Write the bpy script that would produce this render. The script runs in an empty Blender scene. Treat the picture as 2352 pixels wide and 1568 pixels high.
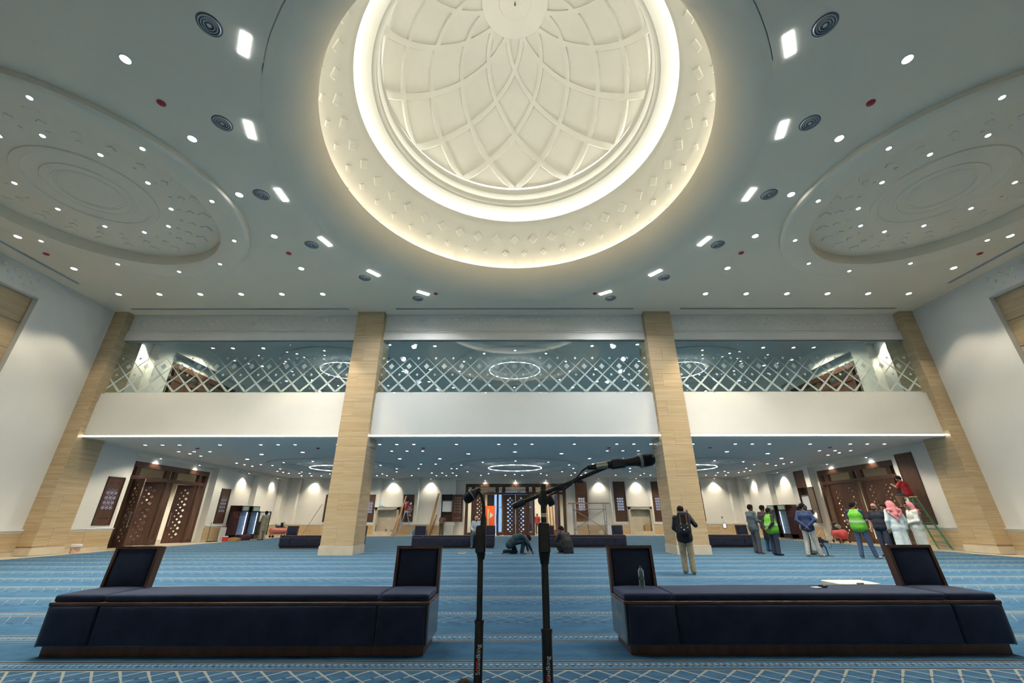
import bpy, bmesh, math, random
import numpy as np
from mathutils import Matrix, Vector
random.seed(7)
PI = math.pi
SC = bpy.context.scene
COL = SC.collection

# ---------------------------------------------------------------- camera, world, exposure
def make_camera():
    f, pitch, roll, yaw, cx = 943.85, 0.407466, 0.00182, 0.00164, -0.124
    c, s = math.cos(yaw), math.sin(yaw)
    R0 = Vector((c, -s, 0)); F0 = Vector((s, c, 0)); Z = Vector((0, 0, 1))
    fw = F0 * math.cos(pitch) + Z * math.sin(pitch)
    up0 = -F0 * math.sin(pitch) + Z * math.cos(pitch)
    rt = R0 * math.cos(roll) - up0 * math.sin(roll)
    up = R0 * math.sin(roll) + up0 * math.cos(roll)
    cd = bpy.data.cameras.new('camera'); cd.sensor_width = 36.0; cd.lens = f / 2352 * 36
    cd.clip_start = 0.05; cd.clip_end = 300
    co = bpy.data.objects.new('camera', cd); COL.objects.link(co)
    m = Matrix((rt, up, -fw)).transposed().to_4x4(); m.translation = Vector((cx, 0, 1.2))
    co.matrix_world = m
    SC.camera = co
make_camera()
w = bpy.data.worlds.new('world'); SC.world = w; w.use_nodes = True
w.node_tree.nodes['Background'].inputs[0].default_value = (0.55, 0.7, 1, 1)
w.node_tree.nodes['Background'].inputs[1].default_value = 0.3
SC.view_settings.view_transform = 'Standard'
try: SC.view_settings.look = 'None'
except Exception: pass
SC.view_settings.gamma = 1.0
SC.view_settings.use_curve_mapping = False
SC.view_settings.exposure = 0.82
try:
    SC.cycles.max_bounces = 4; SC.cycles.diffuse_bounces = 3; SC.cycles.glossy_bounces = 2; SC.cycles.adaptive_threshold = 0.1; SC.cycles.transparent_max_bounces = 8
    SC.cycles.sample_clamp_indirect = 6.0; SC.cycles.use_light_tree = False
    SC.cycles.caustics_reflective = False; SC.cycles.caustics_refractive = False
except Exception: pass
HALL_W, COOL_W, LOW_W, MEZ_W, SPOT_W = 355.0, 280.0, 44.0, 220.0, 30.0      # lamp powers, watts
COVE, RING_COVE, SLOT = 18.0, 4.0, 8.0                                  # LED strip strengths
COOLC, WARMC, NEUTC = (0.95, 0.98, 1.0), (1.0, 0.93, 0.74), (1.0, 0.89, 0.69)

# ---------------------------------------------------------------- node helpers
class S:
    """socket with arithmetic"""
    def __init__(s, nt, k): s.nt, s.k = nt, k
    def m(s, op, b=None, c=None):
        n = s.nt.nodes.new('ShaderNodeMath'); n.operation = op
        for i, v in enumerate((s, b, c)):
            if v is None: continue
            if isinstance(v, S): s.nt.links.new(v.k, n.inputs[i])
            else: n.inputs[i].default_value = v
        return S(s.nt, n.outputs[0])
    def __add__(s, o): return s.m('ADD', o)
    def __sub__(s, o): return s.m('SUBTRACT', o)
    def __rsub__(s, o): return (s * -1.0) + o
    def __mul__(s, o): return s.m('MULTIPLY', o)
    def __truediv__(s, o): return s.m('DIVIDE', o)
    def mod(s, o): return s.m('FLOORED_MODULO', o)
    def abs(s): return s.m('ABSOLUTE')
    def lt(s, o): return s.m('LESS_THAN', o)
    def gt(s, o): return s.m('GREATER_THAN', o)
    def mx(s, o): return s.m('MAXIMUM', o)
    def mn(s, o): return s.m('MINIMUM', o)
def mixc(nt, fac, a, b):
    n = nt.nodes.new('ShaderNodeMix'); n.data_type = 'RGBA'
    def put(i, v):
        if isinstance(v, S): nt.links.new(v.k, n.inputs[i])
        elif isinstance(v, (int, float)): n.inputs[i].default_value = v
        else: n.inputs[i].default_value = (*v[:3], 1)
    put(0, fac); put(6, a); put(7, b)
    return S(nt, n.outputs[2])
def coords(nt, kind='Object'):
    n = nt.nodes.new('ShaderNodeTexCoord'); return n.outputs[kind]
def noise(nt, vec, scale, detail=3, rough=0.55, stretch=None):
    if stretch:
        mp = nt.nodes.new('ShaderNodeMapping'); mp.inputs['Scale'].default_value = stretch
        nt.links.new(vec, mp.inputs['Vector']); vec = mp.outputs[0]
    n = nt.nodes.new('ShaderNodeTexNoise'); n.inputs['Scale'].default_value = scale
    n.inputs['Detail'].default_value = detail; n.inputs['Roughness'].default_value = rough
    nt.links.new(vec, n.inputs['Vector'])
    return S(nt, n.outputs['Fac'])
def ramp(s, lo, hi):
    n = s.nt.nodes.new('ShaderNodeMapRange'); n.clamp = True
    n.inputs[1].default_value = lo; n.inputs[2].default_value = hi
    s.nt.links.new(s.k, n.inputs[0]); return S(s.nt, n.outputs[0])
MATS = {}
def new_mat(name):
    m = bpy.data.materials.new(name); m.use_nodes = True
    return m, m.node_tree, m.node_tree.nodes['Principled BSDF']
def P(name, col, rough=0.5, metal=0.0, var=0.10, scale=6.0, stretch=None, bump=0.0, spec=0.5, sheen=0.0):
    """plain procedural material: principled colour with a noise variation"""
    if name in MATS: return MATS[name]
    m, nt, b = new_mat(name)
    n = noise(nt, coords(nt), scale, 4, 0.6, stretch)
    lo = tuple(c * (1 - var) for c in col); hi = tuple(min(1, c * (1 + var)) for c in col)
    nt.links.new(mixc(nt, ramp(n, 0.3, 0.7), lo, hi).k, b.inputs['Base Color'])
    b.inputs['Roughness'].default_value = rough; b.inputs['Metallic'].default_value = metal
    b.inputs['Specular IOR Level'].default_value = spec
    if sheen:
        b.inputs['Sheen Weight'].default_value = sheen; b.inputs['Sheen Tint'].default_value = (0.30, 0.42, 0.72, 1)
    if bump:
        bn = nt.nodes.new('ShaderNodeBump'); bn.inputs['Strength'].default_value = bump; bn.inputs['Distance'].default_value = 0.02
        nt.links.new(n.k, bn.inputs['Height']); nt.links.new(bn.outputs[0], b.inputs['Normal'])
    MATS[name] = m; return m
def EM(name, col, strength, lit=False):
    if name in MATS: return MATS[name]
    m, nt, b = new_mat(name); nt.nodes.remove(b)
    e = nt.nodes.new('ShaderNodeEmission'); e.inputs[1].default_value = strength
    n = noise(nt, coords(nt), 3.0); nt.links.new(mixc(nt, n, tuple(c * 0.97 for c in col), col).k, e.inputs[0])
    nt.links.new(e.outputs[0], nt.nodes['Material Output'].inputs[0])
    if not lit: m.cycles.emission_sampling = 'NONE'
    MATS[name] = m; return m
def glass_mat(name, tint, rough=0.02, ior=1.5):
    if name in MATS: return MATS[name]
    m, nt, b = new_mat(name); nt.nodes.remove(b)
    t = nt.nodes.new('ShaderNodeBsdfTransparent'); g = nt.nodes.new('ShaderNodeBsdfGlossy'); lw = nt.nodes.new('ShaderNodeLayerWeight')
    mx = nt.nodes.new('ShaderNodeMixShader'); lw.inputs[0].default_value = 0.5; f0 = ((ior - 1) / (ior + 1)) ** 2; fr = S(nt, lw.outputs['Facing']).m('POWER', 5.0) * (1 - f0) + f0; g.inputs['Roughness'].default_value = rough
    n = noise(nt, coords(nt), 2.0); nt.links.new(mixc(nt, n, tuple(c * 0.98 for c in tint), tint).k, t.inputs[0])
    nt.links.new(fr.k, mx.inputs[0]); nt.links.new(t.outputs[0], mx.inputs[1]); nt.links.new(g.outputs[0], mx.inputs[2])
    nt.links.new(mx.outputs[0], nt.nodes['Material Output'].inputs[0])
    MATS[name] = m; return m
def bottle_mat():
    m, nt, b = new_mat('bottle_plastic'); b.inputs['Base Color'].default_value = (0.75, 0.82, 0.84, 1); b.inputs['Roughness'].default_value = 0.12
    n = noise(nt, coords(nt), 25.0); t = nt.nodes.new('ShaderNodeBsdfTransparent'); x = nt.nodes.new('ShaderNodeMixShader')
    lw = nt.nodes.new('ShaderNodeLayerWeight'); lw.inputs[0].default_value = 0.5
    nt.links.new((S(nt, lw.outputs['Facing']) * 0.75 + n * 0.25).k, x.inputs[0]); nt.links.new(t.outputs[0], x.inputs[1]); nt.links.new(b.outputs[0], x.inputs[2])
    nt.links.new(x.outputs[0], nt.nodes['Material Output'].inputs[0]); return m
def frost_mat():
    m, nt, b = new_mat('frosted_film')
    t = nt.nodes.new('ShaderNodeBsdfTransparent'); d = nt.nodes.new('ShaderNodeBsdfDiffuse'); tr = nt.nodes.new('ShaderNodeBsdfTranslucent')
    n = noise(nt, coords(nt), 40.0)
    c = mixc(nt, n, (0.78, 0.86, 0.82), (0.86, 0.93, 0.89))
    nt.links.new(c.k, d.inputs[0]); nt.links.new(c.k, tr.inputs[0])
    a = nt.nodes.new('ShaderNodeMixShader'); a.inputs[0].default_value = 0.4
    nt.links.new(d.outputs[0], a.inputs[1]); nt.links.new(tr.outputs[0], a.inputs[2])
    x = nt.nodes.new('ShaderNodeMixShader'); x.inputs[0].default_value = 0.9
    nt.links.new(t.outputs[0], x.inputs[1]); nt.links.new(a.outputs[0], x.inputs[2])
    nt.nodes.remove(b); nt.links.new(x.outputs[0], nt.nodes['Material Output'].inputs[0])
    return m
def travertine():
    m, nt, b = new_mat('travertine')
    co = coords(nt); oi = nt.nodes.new('ShaderNodeObjectInfo')
    ad = nt.nodes.new('ShaderNodeVectorMath'); ad.operation = 'ADD'
    cb = nt.nodes.new('ShaderNodeCombineXYZ'); r = S(nt, oi.outputs['Random']) * 37.0
    for i in range(3): nt.links.new(r.k, cb.inputs[i])
    nt.links.new(co, ad.inputs[0]); nt.links.new(cb.outputs[0], ad.inputs[1])
    v = ad.outputs[0]
    band = noise(nt, v, 1.0, 8, 0.68, (0.5, 0.5, 13.0))
    fine = noise(nt, v, 1.0, 5, 0.7, (2.5, 2.5, 60.0))
    blot = noise(nt, v, 0.7, 2)
    c = mixc(nt, ramp(band, 0.34, 0.68), (0.43, 0.31, 0.17), (0.63, 0.49, 0.315))
    c = mixc(nt, ramp(fine, 0.58, 0.78) * 0.5, c, (0.33, 0.21, 0.09))
    c = mixc(nt, ramp(blot, 0.35, 0.7) * 0.25, c, (0.58, 0.40, 0.18))
    c = mixc(nt, S(nt, oi.outputs['Random']) * 0.3, c, (0.58, 0.45, 0.28))
    nt.links.new(c.k, b.inputs['Base Color']); b.inputs['Roughness'].default_value = 0.24
    MATS['travertine'] = m; return m
def wood(name, dark, light, rough=0.42):
    m, nt, b = new_mat(name)
    g = noise(nt, coords(nt), 1.0, 6, 0.65, (14, 14, 1.2)); k = noise(nt, coords(nt), 1.3, 2)
    c = mixc(nt, ramp(g, 0.3, 0.72), dark, light)
    c = mixc(nt, ramp(k, 0.4, 0.7) * 0.3, c, tuple(x * 0.7 for x in dark))
    nt.links.new(c.k, b.inputs['Base Color']); b.inputs['Roughness'].default_value = rough
    MATS[name] = m; return m
def carpet():
    m, nt, b = new_mat('carpet')
    sp = nt.nodes.new('ShaderNodeSeparateXYZ'); co = coords(nt); nt.links.new(co, sp.inputs[0])
    wob = (noise(nt, co, 9.0, 2) - 0.5) * 0.012
    x = S(nt, sp.outputs[0]); y = S(nt, sp.outputs[1]) + wob
    PER = 1.265
    A = y.gt(5.30)
    ph = (y - 5.32).mod(PER) * A + (y - 4.39).mod(PER) * (1.0 - A)
    d = PER - ph
    noL = y.gt(4.40) * y.lt(5.6)
    mott = noise(nt, co, 2.2, 5, 0.65, (1, 2.2, 1)); mott2 = noise(nt, co, 14.0, 4, 0.7, (1, 2.5, 1))
    c = mixc(nt, ramp(mott, 0.3, 0.72), (0.027, 0.084, 0.156), (0.056, 0.138, 0.228))
    c = mixc(nt, ramp(mott2, 0.45, 0.75) * 0.35, c, (0.076, 0.168, 0.252))
    cream, navy = (0.36, 0.345, 0.285), (0.022, 0.05, 0.11)
    # lattice of thin cream lines hanging off every band
    CW, CH = 0.242, 0.27
    u = x / CW; v = d / CH
    def line(q, wd): return ((q).mod(1.0) - 0.5).abs().lt(wd)
    wd = (0.066 - d * 0.105).mx(0.014) * (1.0 - A * 0.5)
    lat = line(u + v, wd).mx(line(u - v, wd)) * d.lt(0.44) * (1.0 - noL)
    c = mixc(nt, lat * (0.85 - A * 0.3), c, cream)
    dd = A * 0.40 + (1.0 - A) * 0.27
    def dia(xo, yo, sx, sy, pitch): return ((((u + xo).mod(pitch) - pitch / 2).abs() * (CW / sx)) + ((d - dd - yo).abs() / sy)).lt(1.0)
    dm = dia(0.25, 0.0, 0.06, 0.036, 1.0).mx(dia(0.75, 0.085, 0.026, 0.018, 1.0)).mx(dia(0.75, -0.075, 0.026, 0.018, 1.0)) * (1.0 - noL)
    c = mixc(nt, dm * 0.9, c, navy)
    # band: dark and cream rules with a row of small cream lozenges
    inb = ph.lt(0.25)
    c = mixc(nt, inb * 0.45, c, (0.075, 0.17, 0.28))
    u2 = x / 0.056
    loz = ((((u2).mod(1.0) - 0.5).abs() * 2.4) + (ph - 0.15).abs() / 0.028).lt(1.0)
    dots = ((((u2 + 0.5).mod(1.0) - 0.5).abs() * 5.5) + (ph - 0.095).abs() / 0.014).lt(1.0)
    dk = ((((u2 * 0.333).mod(1.0) - 0.5).abs() * 7.0) + (ph - 0.115).abs() / 0.02).lt(1.0)
    c = mixc(nt, loz * 0.7, c, (0.36, 0.39, 0.36)); c = mixc(nt, dots * 0.6, c, (0.32, 0.38, 0.40)); c = mixc(nt, dk, c, navy)
    def rule(at, wd_): return (ph - at).abs().lt(wd_)
    c = mixc(nt, rule(0.018, 0.014).mx(rule(0.234, 0.014)), c, (0.02, 0.028, 0.045))
    c = mixc(nt, rule(0.038, 0.005).mx(rule(0.213, 0.005)).mx(rule(0.256, 0.006)).mx(rule(-0.003, 0.006)).mx(rule(1.262, 0.006)) * 0.85, c, cream)
    nt.links.new(c.k, b.inputs['Base Color'])
    b.inputs['Roughness'].default_value = 1.0; b.inputs['Specular IOR Level'].default_value = 0.1
    pile = noise(nt, co, 220.0, 2)
    bn = nt.nodes.new('ShaderNodeBump'); bn.inputs['Strength'].default_value = 0.35; bn.inputs['Distance'].default_value = 0.008
    nt.links.new(pile.k, bn.inputs['Height']); nt.links.new(bn.outputs[0], b.inputs['Normal'])
    MATS['carpet'] = m; return m
TRAV = travertine(); CARPET = carpet(); FROST = frost_mat()
WHITE = P('white_paint', (0.81, 0.79, 0.735), 0.6, var=0.012, scale=1.5, spec=0.12)
CEILW = P('ceiling_paint', (0.93, 0.83, 0.67), 0.7, var=0.012, scale=1.2, spec=0.12)
LOWCEIL = P('low_ceiling_paint', (0.70, 0.71, 0.70), 0.7, var=0.012, scale=1.2, spec=0.12)
PLASTER = P('cream_plaster', (0.86, 0.83, 0.73), 0.65, var=0.012, scale=1.5, spec=0.12)
MARBLE = P('marble_border', (0.60, 0.53, 0.41), 0.25, var=0.10, scale=2.5)
DKWOOD = wood('dark_wood', (0.060, 0.027, 0.017), (0.13, 0.060, 0.037))
BENCHW = wood('bench_wood', (0.055, 0.021, 0.011), (0.14, 0.055, 0.027), 0.35)
OKWOOD = wood('orange_wood', (0.20, 0.085, 0.035), (0.32, 0.15, 0.07))
PLANKW = wood('plank_wood', (0.30, 0.17, 0.07), (0.50, 0.31, 0.15), 0.6)
VELVET = P('navy_velvet', (0.021, 0.025, 0.046), 0.85, var=0.25, scale=5.0, spec=0.2, sheen=0.4)
GLASS = glass_mat('balustrade_glass', (0.92, 0.965, 0.945), ior=1.55)
CLEAR = glass_mat('clear_glass', (0.93, 0.96, 0.95))
LENS = EM('downlight_lens', (0.92, 0.97, 1.0), 24.0)
LENSB = EM('cool_lens', (0.80, 0.90, 1.0), 30.0)
RIM = P('white_trim', (0.78, 0.78, 0.76), 0.4, var=0.02)
METAL = P('steel', (0.55, 0.57, 0.60), 0.3, 1.0, var=0.08)
BLACK = P('black_plastic', (0.012, 0.012, 0.013), 0.45, var=0.2)
DKMETAL = P('black_metal', (0.018, 0.017, 0.016), 0.38, 0.3, var=0.2)
RED = P('red_paint', (0.45, 0.03, 0.04), 0.4)
GREYM = P('grey_metal', (0.30, 0.31, 0.31), 0.45, 0.4)

# ---------------------------------------------------------------- mesh helpers
class MB:
    """collects simple shapes into one mesh"""
    def __init__(s): s.v, s.f, s.mi = [], [], []
    def _add(s, v, f, mi=0):
        o = len(s.v); s.v += [tuple(p) for p in v]; s.f += [tuple(i + o for i in q) for q in f]; s.mi += [mi] * len(f); return s
    def box(s, a, b, mi=0, M=None):
        (x0, y0, z0), (x1, y1, z1) = a, b
        v = [(x0, y0, z0), (x1, y0, z0), (x1, y1, z0), (x0, y1, z0), (x0, y0, z1), (x1, y0, z1), (x1, y1, z1), (x0, y1, z1)]
        if M: v = [M @ Vector(p) for p in v]
        return s._add(v, [(0, 3, 2, 1), (4, 5, 6, 7), (0, 1, 5, 4), (1, 2, 6, 5), (2, 3, 7, 6), (3, 0, 4, 7)], mi)
    def cbox(s, a, b, c, mi=0, M=None):
        """box with chamfered edges"""
        lo = [min(a[i], b[i]) for i in range(3)]; hi = [max(a[i], b[i]) for i in range(3)]
        v, idx = [], {}
        for sx in (0, 1):
            for sy in (0, 1):
                for sz in (0, 1):
                    P0 = [(lo, hi)[k][i] for i, k in enumerate((sx, sy, sz))]
                    sg = [1 - 2 * k for k in (sx, sy, sz)]
                    for ax in range(3):
                        q = [P0[i] + (sg[i] * c if i != ax else 0) for i in range(3)]
                        idx[(sx, sy, sz, ax)] = len(v); v.append(q)
        f = []
        for ax in range(3):
            o1, o2 = [i for i in range(3) if i != ax]
            for k in (0, 1):
                lp = []
                for (p, q) in ((0, 0), (1, 0), (1, 1), (0, 1)):
                    key = [0, 0, 0]; key[ax] = k; key[o1] = p; key[o2] = q; lp.append(idx[(*key, ax)])
                f.append(lp)
            for p in (0, 1):
                for q in (0, 1):
                    a0 = [0, 0, 0]; a0[o1] = p; a0[o2] = q; a1 = list(a0); a0[ax] = 0; a1[ax] = 1
                    f.append([idx[(*a0, o1)], idx[(*a1, o1)], idx[(*a1, o2)], idx[(*a0, o2)]])
        for sx in (0, 1):
            for sy in (0, 1):
                for sz in (0, 1): f.append([idx[(sx, sy, sz, i)] for i in range(3)])
        if M: v = [M @ Vector(p) for p in v]
        return s._add(v, f, mi)
    def tube(s, pts, r, n=10, mi=0, cap=True):
        pts = [Vector(p) for p in pts]
        rs = r if isinstance(r, (list, tuple)) else [r] * len(pts)
        v, f = [], []
        prev = None
        for i, p in enumerate(pts):
            t = (pts[min(i + 1, len(pts) - 1)] - pts[max(i - 1, 0)]).normalized()
            if prev is None:
                a = Vector((0, 0, 1)) if abs(t.z) < 0.9 else Vector((1, 0, 0))
                e1 = t.cross(a).normalized()
            else: e1 = (prev - t * prev.dot(t)).normalized()
            prev = e1; e2 = t.cross(e1)
            for k in range(n):
                an = 2 * PI * k / n; v.append(p + e1 * (math.cos(an) * rs[i]) + e2 * (math.sin(an) * rs[i]))
        for i in range(len(pts) - 1):
            for k in range(n): f.append((i * n + k, i * n + (k + 1) % n, (i + 1) * n + (k + 1) % n, (i + 1) * n + k))
        if cap: f += [tuple(range(n))[::-1], tuple(range((len(pts) - 1) * n, len(pts) * n))]
        return s._add(v, f, mi)
    def lathe(s, prof, n=32, c=(0, 0, 0), mi=0, a0=0.0, a1=2 * PI, M=None):
        v, f = [], []; full = abs(a1 - a0 - 2 * PI) < 1e-6; cnt = n if full else n + 1
        for i in range(cnt):
            an = a0 + (a1 - a0) * i / n
            for r, z in prof: v.append(Vector((c[0] + r * math.cos(an), c[1] + r * math.sin(an), c[2] + z)))
        k = len(prof)
        for i in range(n):
            j = (i + 1) % cnt
            for q in range(k - 1): f.append((i * k + q, j * k + q, j * k + q + 1, i * k + q + 1))
        if M: v = [M @ p for p in v]
        return s._add(v, f, mi)
    def prism(s, poly, z0, z1, mi=0, M=None):
        n = len(poly); v = [Vector((x, y, z0)) for x, y in poly] + [Vector((x, y, z1)) for x, y in poly]
        if M: v = [M @ p for p in v]
        f = [tuple(range(n))[::-1], tuple(range(n, 2 * n))] + [(i, (i + 1) % n, n + (i + 1) % n, n + i) for i in range(n)]
        return s._add(v, f, mi)
    def ball(s, c, r, n=12, m=8, mi=0, sc=(1, 1, 1), M=None):
        v, f = [Vector((0, 0, -1))], []
        for j in range(1, m):
            th = -PI / 2 + PI * j / m
            for i in range(n): v.append(Vector((math.cos(th) * math.cos(2 * PI * i / n), math.cos(th) * math.sin(2 * PI * i / n), math.sin(th))))
        v.append(Vector((0, 0, 1))); L = len(v) - 1
        for i in range(n):
            f.append((0, 1 + (i + 1) % n, 1 + i)); f.append((L, L - n + i, L - n + (i + 1) % n))
            for j in range(m - 2): f.append((1 + j * n + i, 1 + j * n + (i + 1) % n, 1 + (j + 1) * n + (i + 1) % n, 1 + (j + 1) * n + i))
        v = [Vector((p.x * r * sc[0], p.y * r * sc[1], p.z * r * sc[2])) for p in v]
        if M: v = [M @ p for p in v]
        return s._add([p + Vector(c) for p in v], f, mi)
    def mesh(s, name, smooth=False):
        me = bpy.data.meshes.new(name); me.from_pydata(s.v, [], s.f)
        bm = bmesh.new(); bm.from_mesh(me); bmesh.ops.recalc_face_normals(bm, faces=bm.faces); bm.to_mesh(me); bm.free()
        me.polygons.foreach_set('material_index', s.mi)
        if smooth:
            me.polygons.foreach_set('use_smooth', [True] * len(me.polygons))
            try: me.set_sharp_from_angle(angle=math.radians(40))
            except Exception: pass
        me.update(); return me
    def build(s, name, mat, parent=None, smooth=False, loc=None):
        return obj(name, s.mesh(name, smooth), mat, parent, loc)
def obj(name, me, mat=None, parent=None, loc=None, rot=None, scale=None):
    o = bpy.data.objects.new(name, me); COL.objects.link(o)
    if mat is not None and me is not None and len(me.materials) == 0:
        for m in (mat if isinstance(mat, (list, tuple)) else [mat]): me.materials.append(m)
    if parent: o.parent = parent
    if loc is not None: o.location = loc
    if rot is not None: o.rotation_euler = rot
    if scale is not None: o.scale = scale
    return o
def tag(o, label=None, cat=None, group=None, kind=None):
    if label: o['label'] = label
    if cat: o['category'] = cat
    if group: o['group'] = group
    if kind: o['kind'] = kind
    return o
def thing(name, label, cat, loc=(0, 0, 0), rz=0.0, group=None):
    o = bpy.data.objects.new(name, None); COL.objects.link(o); o.location = loc; o.rotation_euler = (0, 0, rz)
    o.empty_display_size = 0.1
    return tag(o, label, cat, group)
def struct(name, label, loc=(0, 0, 0), rz=0.0):
    o = bpy.data.objects.new(name, None); COL.objects.link(o); o.location = loc; o.rotation_euler = (0, 0, rz)
    return tag(o, label, None, None, 'structure')
def copy_tree(o, parent=None):
    c = o.copy(); COL.objects.link(c); c.parent = parent
    for ch in o.children: copy_tree(ch, c)
    return c
def plate(name, outline, holes, t, mat, parent=None, loc=None, rot=None):
    """flat board of thickness t in the local XZ plane, pierced by holes"""
    cu = bpy.data.curves.new(name, 'CURVE'); cu.dimensions = '2D'; cu.fill_mode = 'BOTH'; cu.extrude = t / 2
    for poly in [outline] + holes:
        sp = cu.splines.new('POLY'); sp.points.add(len(poly) - 1); sp.use_cyclic_u = True
        for q, (x, y) in zip(sp.points, poly): q.co = (x, y, 0, 1)
    tmp = bpy.data.objects.new('tmp_plate', cu); COL.objects.link(tmp)
    dg = bpy.context.evaluated_depsgraph_get()
    me = bpy.data.meshes.new_from_object(tmp.evaluated_get(dg)); me.name = name
    bpy.data.objects.remove(tmp); bpy.data.curves.remove(cu)
    me.transform(Matrix.Rotation(PI / 2, 4, 'X')); me.materials.clear()
    return me if mat is None else obj(name, me, mat, parent, loc, rot)
def rect(x0, x1, z0, z1): return [(x0, z0), (x1, z0), (x1, z1), (x0, z1)]
def dmd(x, z, a, b=None):
    b = b or a; return [(x - a, z), (x, z - b), (x + a, z), (x, z + b)]
def holed(mb, axis, p0, p1, u0, u1, z0, z1, holes):
    """wall slab between planes p0,p1 on an axis, with rectangular openings (u0,u1,z0,z1)"""
    us = sorted({u0, u1, *[h[0] for h in holes], *[h[1] for h in holes]}); us = [u for u in us if u0 <= u <= u1]
    for a, b in zip(us, us[1:]):
        blk = sorted([(h[2], h[3]) for h in holes if h[0] < b - 1e-6 and h[1] > a + 1e-6])
        z = z0
        for (c, d) in blk + [(z1, z1)]:
            if c > z + 1e-6:
                if axis == 'x': mb.box((p0, a, z), (p1, b, min(c, z1)))
                else: mb.box((a, p0, z), (b, p1, min(c, z1)))
            z = max(z, d)
    return mb
def spot(parent, loc, power, angle, blend, col, rad=0.05, aim=None):
    key = ('spot', power, angle, blend, col, rad)
    if key not in MATS:
        d = bpy.data.lights.new('lamp_beam', 'SPOT'); d.energy = power; d.spot_size = math.radians(angle); d.spot_blend = blend
        d.color = col; d.shadow_soft_size = rad; MATS[key] = d
    o = bpy.data.objects.new('lamp_beam', MATS[key]); COL.objects.link(o); o.parent = parent; o.location = loc
    if aim: o.rotation_euler = Vector(aim).to_track_quat('-Z', 'Y').to_euler()
    return o
ORD = ['first', 'second', 'third', 'fourth', 'fifth', 'sixth', 'seventh', 'eighth', 'ninth', 'tenth', 'eleventh', 'twelfth', 'thirteenth',
       'fourteenth', 'fifteenth', 'sixteenth', 'seventeenth', 'eighteenth', 'nineteenth', 'twentieth']
# ================================================================ the setting
WX, CEIL, LOW, MEZF, MEZC, YB, YC0, YC1 = 18.2, 9.9, 4.3, 4.7, 10.5, 35.3, 16.7, 17.9
YF = -2.5
floor = MB().box((-24, YF, -0.25), (24, 43, -0.012)).build('floor', MARBLE); tag(floor, 'pale marble floor border around the blue carpet', kind='structure')
cp = MB()
cp.box((-16.85, YF, -0.012), (16.85, 34.4, 0.0))
tag(cp.build('carpet', CARPET, floor), 'blue patterned prayer carpet in rows')

# ---- side walls: two leaves, so that alcoves and niches have a back
SCR_L = [(19.35, 20.23, 0.97, 3.0), (27.2, 28.15, 0.97, 3.0)]
SCR_R = [(19.3, 20.2, 0.95, 4.0), (26.97, 27.92, 0.95, 4.0)]
for s, nm, scr in ((-1, 'wall_left', SCR_L), (1, 'wall_right', SCR_R)):
    mb = MB()
    h = [(2.5, 13.8, 0.85, 8.95), *scr, (20.45, 26.5, 0.0, 4.12), (28.45, 30.95, 0.0, 4.12), (32.4, 34.6, 0.85, 4.12), (20.6, 26.9, MEZF, 9.5), (18.35, 19.6, 6.2, 9.5)]
    holed(mb, 'x', s * WX, s * (WX + 0.4), YF, YB, 0, MEZC, h)
    holed(mb, 'x', s * (WX + 0.4), s * (WX + 0.7), YF, YB, 0, MEZC, [(20.64, 26.3, 0.0, 3.85), (20.9, 26.56, MEZF, 9.1)])
    wl = mb.build(nm, WHITE); tag(wl, 'white side wall with alcoves and niches', kind='structure')
    # travertine field panel high on the hall wall
    pm = MB().box((-0.02, -0.6, -0.5), (0.02, 0.6, 0.5)).mesh('stone_slab'); pm.materials.append(TRAV)
    sl = MB().cbox((-0.02, -0.559, -0.5), (0.02, 0.559, 0.5), 0.004).mesh('stone_slab'); sl.materials.append(TRAV)
    for i in range(10):
        for j in range(8):
            obj('stone_slab', sl, None, wl, (s * (WX + 0.23), 2.5 + 0.565 + 1.13 * i, 0.85 + 0.506 + 1.0125 * j))
    # dado of stone panels with a white ledge
    dm = MB().cbox((-0.03, -0.5, 0.0), (0.03, 0.5, 0.62), 0.005).mesh('dado_panel'); dm.materials.append(TRAV)
    for (y0, y1) in ((YF, 16.7), (17.9, 20.45), (26.5, 28.45), (30.95, YB)):
        n = max(1, round((y1 - y0) / 1.2)); stp = (y1 - y0) / n
        for i in range(n):
            obj('dado_panel', dm, None, wl, (s * (WX - 0.02), y0 + stp * (i + 0.5), 0.12), None, (1, stp - 0.006, 1))
        lb = MB().box((s * WX, y0, 0.82), (s * (WX - 0.09), y1, 0.86)).box((s * WX, y0, 0.745), (s * (WX - 0.045), y1, 0.82))
        lb.build('dado_ledge', WHITE, wl)
        MB().box((s * WX, y0, -0.012), (s * (WX - 0.06), y1, 0.12)).build('skirting', MARBLE, wl)
    # frieze over the field panel
    MB().box((s * WX, 1.5, 8.985), (s * (WX - 0.03), 13.9, 9.02)).build('frieze_rail', PLASTER, wl)
    FRD = [MB()._add([(-a, 0, 0), (0, 0, -a), (a, 0, 0), (0, 0, a), (-a * .72, -.02, 0), (0, -.02, -a * .72), (a * .72, -.02, 0), (0, -.02, a * .72)],
                     [(4, 5, 6, 7), (0, 1, 5, 4), (1, 2, 6, 5), (2, 3, 7, 6), (3, 0, 4, 7)]).mesh('relief_diamond') for a in (0.105, 0.07, 0.035)]
    for me in FRD: me.materials.append(PLASTER)
    for j, z in enumerate((9.62, 9.42, 9.22)):
        for i in range(8):
            obj('relief_diamond', FRD[j], None, wl, (s * (WX + 0.002), 13.55 - 0.386 * (i + (0.5 if j == 1 else 0)), z), (0, 0, -s * PI / 2))
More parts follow.
